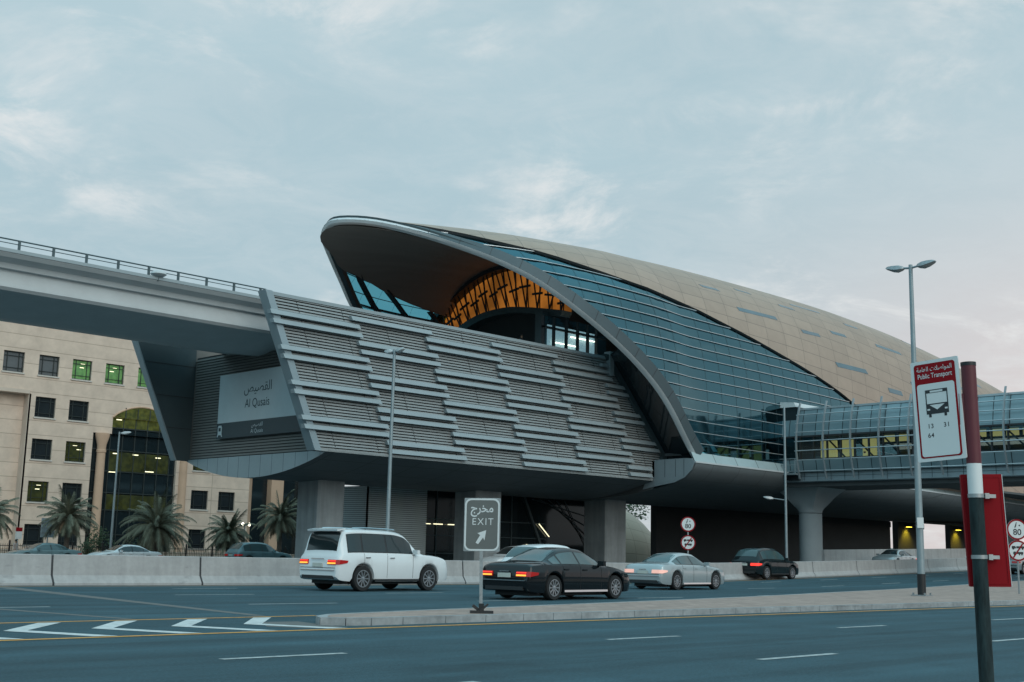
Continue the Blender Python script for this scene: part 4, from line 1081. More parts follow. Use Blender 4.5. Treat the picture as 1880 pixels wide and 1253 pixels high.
# lower left part set back under a moulded ledge, roof, corner and sides
mb = wall_with_holes(28, 42.2, -.4, 13.45, [(30, 31.75, z, z + WH) for z in rows[:4]] + [(39.2, 40.7, -.4, 2.2)], 100.9); mb.build('wall', M['stone_course'], OB, fixn=False)
mb = MB(); mb.box((28, 99.9, 13.45), (42.2, 101, 13.75)); mb.box((42.15, 100, -.4), (42.35, 101, 13.45)); mb.build('ledge', M['stone'], OB)
mb = MB(); mb.box((39.2, 101.2, -.4), (40.7, 101.3, 2.2)); mb.build('door', M['frame_dark'], OB)
mb = MB(); mb.box((28, 100.4, H_ - .1), (76, 118, H_ + .3)); mb.box((28, 101.3, -.4), (76, 118, H_ - .1)) ; mb.build('core', M['stone'], OB)
mb = MB(); mb.hexa([(64, 100, -.4), (64.9, 100.9, -.4), (64.9, 101.3, -.4), (64, 101.3, -.4)], [(64, 100, H_), (64.9, 100.9, H_), (64.9, 101.3, H_), (64, 101.3, H_)]); mb.build('corner', M['stone_uplit'], OB)
mb = MB(); mb.box((64.9, 101.05, -.4), (76, 101.25, H_)); mb.build('side_glazing', M['glass_dark'], OB)
mb = MB(); mb.box((66.7, 100.3, -.4), (68.1, 101.2, H_)); mb.box((70.4, 100.3, -.4), (71.8, 101.2, H_)); mb.build('pilaster', M['stone_uplit'], OB)
# windows
rng = random.Random(11)
lit = {(3, 4): 'blind', (4, 4): 'office_green', (5, 4): 'office_green', (6, 4): 'office_green', (2, 4): 'blind', (3, 3): 'window_dark', (4, 3): 'window_dark', (4, 2): 'office_dim', (3, 1): 'office_dim', (4, 1): 'window_dark', (3, 2): 'window_dark'}
for x, z, ci, ri in wins:
    mm = lit.get((ci, ri), 'office_dim' if (ci == 9 and ri == 2) else 'window_dark')
    f = MB()
    for a, b, c, d in ((x, x + .07, z, z + WH), (x + WW - .07, x + WW, z, z + WH), (x + .07, x + WW - .07, z, z + .07), (x + .07, x + WW - .07, z + WH - .07, z + WH),
                       (x + .36, x + .41, z + .07, z + WH - .07), (x + WW - .41, x + WW - .36, z + .07, z + WH - .07), (x + .07, x + WW - .07, z + .34, z + .38), (x + .07, x + WW - .07, z + WH - .38, z + WH - .34)):
        f.box((a, 100.16, c), (b, 100.24, d))
    fo = f.build('window', M['frame_dark'], OB)
    p_ = MB(); p_.box((x + .02, 100.25, z + .02), (x + WW - .02, 100.28, z + WH - .02)); p_.build('pane', M[mm], fo)
    s_ = MB(); s_.box((x - .08, 99.90, z - .12), (x + WW + .08, 100.06, z - .002)); s_.build('window_sill', M['sill'], fo)
    if mm in ('office_green', 'office_dim'):
        l_ = MB()
        for q in range(2): 
            xx = x + .35 + .8 * rng.random(); l_.box((xx, 100.235, z + 1.05 + .32 * q), (xx + .38, 100.245, z + 1.10 + .32 * q))
        l_.build('ceiling_light', M['tube_light'], fo)
# glass bay storeys
bs = MB(); bs.box((48.05, 100.30, -.4), (56.2, 100.4, 12.2)); bayo = bs.build('bay_glazing', M['glass_dark'], OB)
for z0, z1, mm in ((11.35, 12.25, 'office_glow'), (7.55, 9.2, 'office_dim'), (4.2, 5.5, 'office_dim')):
    b_ = MB(); b_.box((49.8 if z0 > 10 else 49.75, 100.24, z0), (55.5, 100.3, z1)); b_.build('lit_storey', M[mm], bayo)
b_ = MB()
for x_, z_, l in ((50.1, 9.02, .5), (52.0, 9.02, .5), (54.2, 8.9, .5), (50.2, 12.0, .5), (52.3, 12.6, .7), (53.2, 7.62, .9), (49.85, 7.4, .6), (54.4, 11.9, .7)): b_.box((x_, 100.20, z_), (x_ + l, 100.235, z_ + .07))
b_.build('ceiling_light', M['tube_light'], bayo)
b_ = MB()
for k in range(6): b_.box((49.75 + 1.16 * k - .035, 100.19, -.4), (49.75 + 1.16 * k + .035, 100.3, 12.2))
for z_ in (2.0, 4.1, 5.6, 7.45, 9.3, 11.25): b_.box((48.05, 100.2, z_), (56.2, 100.29, z_ + .08))
b_.build('bay_mullion', M['frame_dark'], bayo)
for x_, zt_ in ((48.9, 10.72), (56.9, 10.72)):
    c_ = MB(); c_.lathe([(.42, -.4), (.45, .2), (.40, .4), (.37, 9.0), (.42, 9.05), (.42, 9.25), (.38, 9.3), (.40, 9.7), (.62, 10.5), (.62, 10.7)], (x_, 100.0, 0), 20); c_.build('column', M['stone_uplit'], OB, smooth=35)
ac = MB(); ac.cbox((54.9, 99.8, 14.1), (1.3, .5, .22)); ac.cbox((54.4, 99.8, 18.0), (1.4, .5, .2)); ac.build('awning', M['frame_dark'], OB)

# ------------------------------------------------------------------ palms, hedge, fence
def palm_mesh(seed, nf=60, L=2.3):
    rg = random.Random(seed); mb = MB()
    for k in range(nf):
        drp = rg.uniform(.55, 1.6)
        az = k * 2.39996 + rg.uniform(-.2, .2); el = R(82) - (k / nf) ** 0.9 * R(104) + rg.uniform(-.12, .12)
        ln = L * rg.uniform(.7, 1.12); p = Vector((0, 0, 0)); d = Vector((math.cos(az) * math.cos(el), math.sin(az) * math.cos(el), math.sin(el)))
        side = Vector((-math.sin(az), math.cos(az), 0)); pts = [p.copy()]; dirs = [d.copy()]; n = 16
        for i in range(n):
            p = p + d * ln / n; d = (d + Vector((0, 0, (-0.075 - .03 * (i / n)) * drp)) + side * rg.uniform(-.03, .03)).normalized(); pts.append(p.copy()); dirs.append(d.copy())
        mb.path(pts[::2], [.026 * (1 - i / 9.5) + .005 for i in range(len(pts[::2]))], 4, False)
        for i in range(2, n + 1):
            u = i / n; ll = .46 * math.sin(PI * (0.12 + .80 * u)) + .06
            upv = side.cross(dirs[i]).normalized()
            for sg in (1, -1):
                for j in range(3):
                    b = pts[i] - dirs[i] * (ln / n) * .333 * j
                    v = (side * sg * .78 + dirs[i] * .75 + upv * (.30 + rg.uniform(-.15, .15)) + Vector((0, 0, -.12))).normalized()
                    tip = b + v * ll * rg.uniform(.8, 1.1) + Vector((0, 0, -.06)); wv = dirs[i] * .027
                    mb.poly([b - wv, b + wv, tip])
    return mb
def palm(x, y, zb, ht, L, seed, label, rz=0.0, nf=60):
    r = thing('palm_tree', label, 'palm', (x, y, zb), 0, 'young palms along the far pavement')
    t = MB(); rg = random.Random(seed); pr = []
    for k in range(15):
        u = k / 14; pr.append((.20 - .05 * u + (.025 if k % 2 else 0) + rg.uniform(-.01, .01), ht * u))
    pr += [(.24, ht + .12), (.1, ht + .4)]
    t.lathe(pr, (x, y, zb), 10); t.build('trunk', M['trunk'], r)
    c = palm_mesh(seed, nf, L); mt = Matrix.Translation((x, y, zb + ht + .15)) @ Matrix.Rotation(rz, 4, 'Z'); c.v = [tuple(mt @ Vector(v)) for v in c.v]
    c.build('crown', M['frond'], r, fixn=False)
    dd_ = palm_mesh(seed + 50, 60, L * .62)
    keep = [i for i in range(len(dd_.f)) if i * 60 // len(dd_.f) >= 46]
    d2 = MB(); m2 = Matrix.Translation((x, y, zb + ht - .1)) @ Matrix.Rotation(rz, 4, 'Z')
    for i in keep: d2.poly([m2 @ Vector(dd_.v[j]) for j in dd_.f[i]])
    d2.build('dead_fronds', M['dead_frond'], r, fixn=False)
palm(39.5, 85.0, -.1, 3.0, 2.3, 1, 'young palm with a slim trunk just right of the square road sign')
palm(46.2, 84.5, -.1, 2.5, 3.2, 2, 'largest and bushiest palm, in front of the arched glass bay', nf=90)
palm(52.8, 85.0, -.1, 2.2, 2.2, 3, 'young palm under the raised station front, with two bright spot lamps beside it')
palm(58.6, 86.5, -.1, 3.6, 2.6, 4, 'palm half hidden by the leftmost station pier')
palm(33.9, 85.0, -.1, 2.9, 2.2, 5, 'palm cut off by the left edge of the photo')
rg = random.Random(8)
def bush(x, y, w_, h_, label, n=900):
    r = thing('bush', label, 'bush', (x, y, -.1)); mb = MB()
    for k in range(n):
        a = rg.uniform(0, 2 * PI); u = rg.random() ** .5; z = rg.random()
        rr = w_ * u * (0.65 + .35 * math.sin(3 * a + x)) * math.sqrt(max(0.05, 1 - (z * .9) ** 2)); c = Vector((x + rr * math.cos(a), y + rr * .6 * math.sin(a), -.1 + h_ * z * (.85 + .2 * math.sin(5 * a))))
        d1 = Vector((rg.uniform(-1, 1), rg.uniform(-1, 1), rg.uniform(-.4, 1))).normalized(); d2 = d1.orthogonal().normalized(); s_ = rg.uniform(.06, .14)
        mb.poly([c - d2 * s_ * .5, c + d1 * s_, c + d2 * s_ * .5, c - d1 * s_ * .6])
    mb.build('foliage', M['leaf'], r, fixn=False)
    mb = MB(); 
    for k in range(5): mb.tube((x, y, -.1), (x + rg.uniform(-.3, .3) * w_, y + rg.uniform(-.2, .2), -.1 + h_ * .7), .03, .01, 5)
    mb.build('stem', M['trunk'], r)
bush(42.9, 88.5, 1.1, 1.4, 'low green bush at the foot of the single-arm street lamp'); bush(49.3, 92, 2.0, 2.2, 'dark green bush below the arched glass bay, right of the large palm', 1300)
bush(46.0, 93.5, 2.2, 2.6, 'dark tall shrub in the shade behind the large palm', 1500); bush(60.5, 92.0, 1.5, 1.6, 'green shrub beside the dark side glazing of the office block')
FN = thing('metal_fence', 'black vertical-bar metal fence along the far pavement', 'fence', (45, 89.5, -.1))
mb = MB(); mb.box((30, 89.47, .95), (64, 89.53, 1.0)); mb.box((30, 89.47, .05), (64, 89.53, .1)); x = 30.1
while x < 64: mb.box((x - .012, 89.49, -.1), (x + .012, 89.51, 1.12)); x += .16
mb.build('bars', M['black'], FN)
x = 30.1
while x < 64: 
    mb = MB(); mb.box((x - .05, 89.44, -.1), (x + .05, 89.56, 1.28)); mb.lathe([(.06, 1.28), (.07, 1.33), (.01, 1.4)], (x, 89.5, 0), 8); mb.build('fence_post', M['black'], FN); x += 2.4
LW = thing('low_wall', 'low pale garden wall behind the fence', 'wall', (45, 91, -.1)); mb = MB(); mb.box((30, 91, -.1), (66, 91.2, .62)); mb.box((29.95, 90.95, .62), (66.05, 91.25, .70)); mb.build('masonry', M['stone'], LW)

# ------------------------------------------------------------------ street lamps
def lamp_head(mb, c, d, L=.8, W=.15, tilt=0.12):
    """cobra-style luminaire: flat shell with a deeper belly"""
    d = Vector(d).normalized(); s = Vector((-d.y, d.x, 0)); up = Vector((0, 0, 1)); d = (d + up * tilt).normalized(); u = s.cross(d) * -1
    if u.z < 0: u = -u
    c = Vector(c); prof = [(0, .35, .04, -.03), (.1, .75, .08, -.08), (.35, 1.0, .12, -.14), (.62, 1.0, .11, -.12), (.88, .8, .08, -.06), (1, .45, .03, -.01)]
    rings = []
    for t, w_, a, b in prof:
        o = c + d * L * t; rings.append([o + s * W * w_ + u * b * .5, o + s * W * w_ * .8 + u * a * .7, o + u * a, o - s * W * w_ * .8 + u * a * .7, o - s * W * w_ + u * b * .5, o - s * W * w_ * .5 + u * b, o + s * W * w_ * .5 + u * b])
    mb.sweep(list(range(len(rings))), lambda i: rings[i])
def street_lamp(x, y, zb, ht, heads, label, r0=.13, r1=.07, L=.70, scale=1.0, base=True, arm=.28, lit_=None, group='street lamps along the roads'):
    r = thing('street_lamp', label, 'street lamp', (x, y, zb), 0, group)
    mb = MB(); mb.tube((x, y, zb + (.75 if base else 0)), (x, y, zb + ht), r0, r1, 14); mb.build('pole', M['metal_pole'], r, smooth=40)
    if base:
        mb = MB(); mb.tube((x, y, zb), (x, y, zb + .75), r0 + .012, r0 + .012, 14); mb.build('pole_foot', M['black'], r, smooth=40)
        mb = MB(); mb.cbox((x, y, zb + .02), (.55, .55, .04)); 
        for a in (-.21, .21):
            for b in (-.21, .21): mb.cbox((x + a, y + b, zb + .06), (.05, .05, .1))
        mb.build('base_plate', M['galv'], r)
    for d in heads:
        dv = Vector((d[0], d[1], 0)).normalized(); z = zb + ht - (.12 if len(d) < 3 else 6.35)
        ext = arm if len(d) < 4 else d[3]
        mb = MB(); mb.tube((x, y, z), (x + dv.x * ext, y + dv.y * ext, z + ext * .12), .035 * scale + .005, n=8)
        am = mb.build('arm', M['metal_pole'], r)
        mb = MB(); lamp_head(mb, (x + dv.x * ext * .9, y + dv.y * ext * .9, z + ext * .1), dv, L, .18 * scale); mb.build('lamp_head', lit_ or M['galv'], r, smooth=30)
    return r
lp = street_lamp(40.3, 20.4, .12, 11.75, [(0, 1), (0, -1)], 'tall grey twin-head lamp post with a black foot, standing on the traffic island')
mb = MB(); mb.cbox((40.3 - .135, 20.4 - .10, 2.62), (.04, .22, .36), R(45)); mb.build('number_plate', M['sign_white'], lp)
text('31', .2, (40.3 - .155, 20.4 - .10, 2.52), (0.70, -0.71, 0), (0, 0, 1), 'lettering', M['ink'], lp, align='RIGHT')
street_lamp(39.7, 49.0, 0, 11.62, [(0, 1), (0, -1)], 'thin pale lamp post with two small heads in front of the grey louvred wall', .115, .075, .62, .8, False, .18, M['concrete_light'])
street_lamp(44.4, 88.0, -.1, 9.9, [(.8, -.6)], 'single-head lamp post in front of the arched glass bay of the office block', .1, .06, .75, .85, False, .15, M['concrete_light'])
street_lamp(71.85, 46.0, gz(71.8), 11.2, [(-.7, .7, -99, .9)], 'slim lamp post with a low side arm left of the flared column', .1, .07, .72, .8, False, .3)

# ------------------------------------------------------------------ signs
Rh = Vector((math.sin(R(45.4)), -math.cos(R(45.4)), 0)); Fh = Vector((math.cos(R(45.4)), math.sin(R(45.4)), 0)); Zv = Vector((0, 0, 1))
def rrect(w_, h_, r_, n=6):
    P = []
    for cx, cy, a0 in ((w_ / 2 - r_, h_ / 2 - r_, 0), (-w_ / 2 + r_, h_ / 2 - r_, 90), (-w_ / 2 + r_, -h_ / 2 + r_, 180), (w_ / 2 - r_, -h_ / 2 + r_, 270)):
        P += [(cx + r_ * math.cos(R(a0 + 90 * k / n)), cy + r_ * math.sin(R(a0 + 90 * k / n))) for k in range(n + 1)]
    return P
class Frame:
    """flat drawing frame: o + x*u + y*v, n towards the reader"""
    def __init__(s, o, u, v): s.o = Vector(o); s.u = Vector(u).normalized(); s.v = Vector(v).normalized(); s.n = s.u.cross(s.v)
    def p(s, x, y, d=0): return s.o + s.u * x + s.v * y + s.n * d
    def slab(s, pts, d0, d1, name, m, par):
        mb = MB(); mb.hexa([s.p(x, y, d0) for x, y in pts], [s.p(x, y, d1) for x, y in pts]); return mb.build(name, m, par)
    def ring(s, outer, inner, d0, d1, name, m, par):
        mb = MB(); n = len(outer)
        for k in range(n):
            k2 = (k + 1) % n; q = [outer[k], outer[k2], inner[k2], inner[k]]
            mb.hexa([s.p(x, y, d0) for x, y in q], [s.p(x, y, d1) for x, y in q])
        return mb.build(name, m, par)
# EXIT sign on the traffic island
EX = thing('exit_sign', 'grey exit sign with white border and arrow on a short post at the island tip', 'road sign', (16.34, 17.23, .12))
eu = (Rh + Fh * -0.06).normalized(); F_ = Frame(Vector((16.31, 17.25, 1.80)), (eu + Zv * .012).normalized(), Zv)
board = F_.slab(rrect(.70, 1.02, .015, 2), -.03, 0, 'board', M['galv'], EX)
F_.slab(rrect(.675, 1.0, .12), 0.001, .005, 'panel', M['sign_grey'], EX)
F_.ring(rrect(.675, 1.0, .12), rrect(.61, .935, .095), .006, .009, 'border', M['sign_white'], EX)
text('\uFE9D\uFEAE\uFEA8\uFEE3', .225, F_.p(0, .24, .008), F_.u, F_.v, 'lettering', M['sign_white'], EX, sx=.9, bold=.004)
text('EXIT', .185, F_.p(0.012, -.005, .008), F_.u, F_.v, 'lettering', M['sign_white'], EX, space=1.22, sx=.95)
ar = [(-.115, -.345), (-.065, -.375), (.028, -.245), (.055, -.305), (.085, -.105), (-.085, -.165), (-.03, -.20)]
F_.slab(ar[::-1], .006, .009, 'arrow', M['sign_white'], EX)
mb = MB(); mb.beam((16.34, 17.25, .12), (16.33, 17.27, 1.30), .062, .062, up=Fh); mb.cbox((16.33, 17.28, 1.8), (.06, .06, 1.0), R(45)); mb.build('post', M['galv'], EX)
mb = MB(); mb.cbox((16.34, 17.23, .15), (.44, .16, .05), R(-38)); mb.beam((16.30, 17.22, .17), (16.42, 17.14, .30), .035, .035); mb.beam((16.30, 17.28, .19), (16.2, 17.33, .27), .06, .05); mb.cbox((16.34, 17.24, .24), (.1, .1, .14), R(45)); mb.build('base_bracket', M['black'], EX)
# round signs
def disc_pts(r, n=40): return [(r * math.cos(2 * PI * k / n), r * math.sin(2 * PI * k / n)) for k in range(n)]
def round_sign(par, c, r_, u, kind):
    f = Frame(c, u, Zv); b = f.slab(disc_pts(r_), -.02, 0, 'disc', M['sign_white'], par)
    f.ring(disc_pts(r_), disc_pts(r_ * .84), .002, .006, 'red_border', M['sign_red'], par)
    if kind == '80':
        text('\u0668\u0660', r_ * .66, f.p(0.02, r_ * .2, .006), f.u, f.v, 'lettering', M['ink'], par, bold=.011)
        text('80', r_ * .82, f.p(0, -r_ * .52, .006), f.u, f.v, 'lettering', M['ink'], par, bold=.004)
    else:
        k = r_
        for dy, mir in ((.22, 1), (-.32, .8)):
            mb = MB()
            def q(x0, y0, x1, y1): mb.hexa([f.p(x0 * k * mir, (dy + y0) * k, .003), f.p(x1 * k * mir, (dy + y0) * k, .003), f.p(x1 * k * mir, (dy + y1) * k, .003), f.p(x0 * k * mir, (dy + y1) * k, .003)],
                                           [f.p(x0 * k * mir, (dy + y0) * k, .006), f.p(x1 * k * mir, (dy + y0) * k, .006), f.p(x1 * k * mir, (dy + y1) * k, .006), f.p(x0 * k * mir, (dy + y1) * k, .006)])
            q(-.15, .0, .62, .2); q(-.60, -.02, -.2, .16); q(-.56, .16, -.26, .22)
            for wx in (-.45, .15, .45):
                mb.hexa([f.p((wx + .09 * math.cos(t)) * k * mir, (dy - .04 + .09 * math.sin(t)) * k, .003) for t in [2 * PI * j / 12 for j in range(12)]], [f.p((wx + .09 * math.cos(t)) * k * mir, (dy - .04 + .09 * math.sin(t)) * k, .006) for t in [2 * PI * j / 12 for j in range(12)]])
            mb.build('truck_symbol', M['ink'], par)
        f.slab([(-.52 * k, -.62 * k), (-.42 * k, -.70 * k), (.52 * k, .62 * k), (.42 * k, .70 * k)], .007, .010, 'red_bar', M['sign_red'], par)
def sign_post(x, y, zb, z80, ztr, r_, label, where_u):
    s_ = thing('speed_sign', label, 'road sign', (x, y, zb), 0, 'speed limit signs with truck ban below'); u = where_u
    n_ = Vector(u).cross(Zv)
    round_sign(s_, Vector((x, y, z80)) + n_ * .07, r_, u, '80'); round_sign(s_, Vector((x, y, ztr)) + n_ * .07, r_, u, 'truck')
    mb = MB(); mb.tube((x, y, zb), (x, y, z80 + r_ * .6), .038, n=8); mb.build('post', M['galv'], s_)
sign_post(48.22, 20.36, gz(48) + .12, 2.62, 1.80, .405, 'speed limit 80 sign above truck ban sign, right of the red timetable case', Rh)
sign_post(51.25, 38.7, gz(51), 2.93, 1.99, .385, 'speed limit 80 sign above truck ban sign, behind the silver saloon', Rh)
# distant road signs near the fence at left
RS = thing('road_sign', 'square grey-blue road sign seen from behind, on a post by the far fence', 'road sign', (39.6, 88.5, -.1))
mb = MB(); mb.box((39.08, 88.45, 1.62), (40.12, 88.5, 3.02)); pn = mb.build('sign_panel', M['steel_blue'], RS); mb = MB()
for z_ in (1.95, 2.3, 2.65): mb.box((39.1, 88.42, z_), (40.1, 88.449, z_ + .05))
mb.build('rib', M['galv'], pn); mb = MB(); mb.tube((39.6, 88.4, -.1), (39.6, 88.4, 3.05), .05, n=8); mb.build('post', M['metal_pole'], RS)
BS = thing('bus_stop_flag', 'small red and white bus stop flag standing at far left by the fence', 'road sign', (37.5, 88.6, -.1))
mb = MB(); mb.box((37.3, 88.55, 1.45), (37.75, 88.62, 2.0)); mb.build('flag_panel', M['sign_white'], BS); mb = MB(); mb.box((37.3, 88.54, 2.0), (37.75, 88.63, 2.28)); mb.build('flag_top', M['sign_red'], BS)
mb = MB(); mb.tube((37.52, 88.68, -.1), (37.52, 88.68, 2.3), .04, n=8); mb.build('post', M['galv'], BS)
SP = thing('spot_lamp', 'pair of bright spot lamps on a short post among the palm leaves', 'lamp', (56.3, 88.3, -.1))
mb = MB(); mb.tube((56.3, 88.3, -.1), (56.3, 88.3, 3.1), .05, n=8); mb.box((55.7, 88.25, 3.02), (56.9, 88.35, 3.1)); mb.build('post', M['metal_pole'], SP)
for dx_ in (-.28, .34):
    mb = MB(); mb.lathe([(.05, 0), (.15, .12), (.16, .2)], n=14, mtx=Matrix.Translation((56.3 + dx_, 88.36, 3.1)) @ Matrix.Rotation(R(90), 4, 'X')); o_ = mb.build('lamp_housing', M['black'], SP)
    mb = MB(); mb.lathe([(.14, 0), (.10, .03)], n=14, mtx=Matrix.Translation((56.3 + dx_, 88.15, 3.1)) @ Matrix.Rotation(R(90), 4, 'X')); mb.build('lens', M['lamp_white'], o_)
for i, (x, z, nm) in enumerate(((120.9, 4.62, 'left of the tall lamp post'), (132.3 + .9, 4.5, 'right of the tall lamp post'))):
    x0 = 121.4 if i == 0 else 132.9
    w_ = thing('wall_lamp', 'yellow downlight on the dark wall under the station, ' + nm, 'lamp', (x0, 62.8, z + .3), 0, 'yellow wall lamps under the station')
    mb = MB(); mb.box((x0 - .45, 62.45, 4.90), (x0 + .45, 62.9, 5.02)); mb.build('hood', M['fascia'], w_)
    mb = MB(); mb.box((x0 - .35, 62.5, 4.86), (x0 + .35, 62.8, 4.897)); mb.build('lamp_glass', M['lamp_yellow'], w_)
    ld = bpy.data.lights.new('wall_lamp_light', 'SPOT'); ld.energy = 420; ld.color = (1, .70, .04); ld.spot_size = R(105); ld.spot_blend = .8; ld.shadow_soft_size = .15
    lo = bpy.data.objects.new('wall_lamp_light', ld); COL.objects.link(lo); lo.parent = w_; lo.location = (0, -.45, 4.84 - (z + .3)); lo.rotation_euler = (R(22), 0, 0)

# ------------------------------------------------------------------ bus stop at right
BP = thing('bus_stop', 'maroon, white and dark green bus stop pole with a public transport sign at right', 'bus stop', (8.72, 3.941, .14))
ax = (Zv - Rh * 0.0157).normalized(); pb = Vector((8.72, 3.941, .14))
def pp(z): return pb + ax * (z - .14)
for nm, z0, z1, m_, r_ in (('pole_lower', .14, 1.775, M['pole_paint'], .052), ('pole_white_band', 1.775, 2.0, M['sign_white'], .0525), ('pole_upper', 2.0, 2.735, M['maroon'], .053), ('pole_cap', 2.725, 2.752, M['black'], .0555)):
    mb = MB(); mb.tube(pp(z0), pp(z1), r_, n=28); mb.build(nm, m_, BP, smooth=40)
for z_ in (1.765, 1.325):
    mb = MB(); mb.tube(pp(z_ - .014), pp(z_ + .014), .0575, n=24); c0 = pp(z_) + Fh * .03; mb.beam(c0 + Rh * .045 - Fh * .02, c0 + Rh * .145 - Fh * .02, .03, .026); mb.cbox(c0 + Rh * .075 - Fh * .04, (.03, .03, .04), R(-45)); mb.build('clamp', M['galv'], BP, smooth=30)
u_ = Rh * math.cos(R(48)) - Fh * math.sin(R(48)); rl = R(3.0)
uu = (u_ * math.cos(rl) + Zv * math.sin(rl)); vv = (Zv * math.cos(rl) - u_ * math.sin(rl))
W_, H2 = .388, .765
pivot = pp(2.42) - Rh * .068 - Fh * .02
F2 = Frame(pivot - uu * (W_ / 2 + .004), uu, vv)
F2.slab(rrect(W_, H2, .012), -.012, 0, 'sign_board', M['sign_white'], BP)
F2.slab(rrect(W_ - .055, H2 - .05, .022), .0006, .0022, 'red_field', M['sign_red'], BP)
F2.slab([(x, y - .072) for x, y in rrect(W_ - .085, H2 - .215, .02)], .0026, .004, 'white_field', M['sign_white'], BP)
text('\uFE94\uFEE3\uFE8E\uFECC\uFEDF\uFE8D \uFE95\uFEFC\uFEBB\uFE8D\uFEEE\uFEE4\uFEDF\uFE8D', .050, F2.p(0, .300, .0032), F2.u, F2.v, 'lettering', M['sign_white'], BP, sx=.84)
text('Public Transport', .052, F2.p(0, .246, .0032), F2.u, F2.v, 'lettering', M['sign_white'], BP, sx=.80, bold=.0003)
def bq(x0, y0, x1, y1, m=M['ink'], d=.0046): return F2.slab([(x0, y0), (x1, y0), (x1, y1), (x0, y1)], .0042, d, 'bus_symbol', m, BP)
mb = MB()
def bb(x0, y0, x1, y1): mb.hexa([F2.p(x, y, .0042) for x, y in ((x0, y0), (x1, y0), (x1, y1), (x0, y1))], [F2.p(x, y, .0056) for x, y in ((x0, y0), (x1, y0), (x1, y1), (x0, y1))])
yb = .045
bb(-.088, yb + .085, -.050, yb + .11); bb(.054, yb + .085, .092, yb + .11); bb(-.05, yb + .104, .054, yb + .11); bb(-.05, yb + .085, .054, yb + .0885)
bb(-.088, yb + .0, -.080, yb + .085); bb(.084, yb + .0, .092, yb + .085)
bb(-.088, yb - .004, .092, yb + .004)
mb.hexa([F2.p(x, y, .0042) for x, y in ((-.088, yb - .075), (.0, yb - .075), (.0, yb - .045), (-.062, yb - .004), (-.088, yb - .004))], [F2.p(x, y, .0056) for x, y in ((-.088, yb - .075), (.0, yb - .075), (.0, yb - .045), (-.062, yb - .004), (-.088, yb - .004))])
mb.hexa([F2.p(x, y, .0042) for x, y in ((.0, yb - .075), (.092, yb - .075), (.092, yb - .004), (.064, yb - .004), (.0, yb - .045))], [F2.p(x, y, .0056) for x, y in ((.0, yb - .075), (.092, yb - .075), (.092, yb - .004), (.064, yb - .004), (.0, yb - .045))])
bb(-.07, yb - .098, -.05, yb - .075); bb(.054, yb - .098, .074, yb - .075)
mb.build('bus_symbol', M['ink'], BP)
mb = MB()
for x0 in (-.080, .062): mb.hexa([F2.p(x, y, .0057) for x, y in ((x0, yb - .046), (x0 + .022, yb - .046), (x0 + .022, yb - .034), (x0, yb - .034))], [F2.p(x, y, .0062) for x, y in ((x0, yb - .046), (x0 + .022, yb - .046), (x0 + .022, yb - .034), (x0, yb - .034))])
mb.build('bus_symbol_light', M['sign_white'], BP)
for s_, x, y in (('13', -.065, -.135), ('31', .065, -.135), ('64', -.068, -.205)): text(s_, .047, F2.p(x, y, .0044), F2.u, F2.v, 'lettering', M['ink'], BP, space=1.15, bold=.0008)
for z_ in (2.51, 2.35, 2.19):
    pass
mb = MB(); a_ = pp(2.40) - Rh * .06; mb.cbox(a_, (.05, .02, .23), R(-60)); mb.build('bracket', M['maroon'], BP)
# red timetable case hung on the pole
tc_ = pp(1.52) + Rh * .085 + Fh * .085
TF = Frame(tc_, (Rh * math.cos(R(12)) - Fh * math.sin(R(12)) + Zv * .02).normalized(), (ax - Rh * .03).normalized())
TB = thing('timetable_case', 'red metal timetable case seen from the back, clamped to the bus stop pole', 'notice case', tc_)
TF.slab(rrect(.285, .815, .006, 2), -.03, .03, 'case', M['sign_red'], TB)
TF.ring(rrect(.265, .78, .004, 2), rrect(.25, .765, .004, 2), .031, .034, 'seam', M['sign_red'], TB)
TF.slab([(.1435, -.405), (.147, -.405), (.147, .405), (.1435, .405)], .0, .032, 'edge_trim', M['tail_pink'] if False else M['sign_white'], TB)
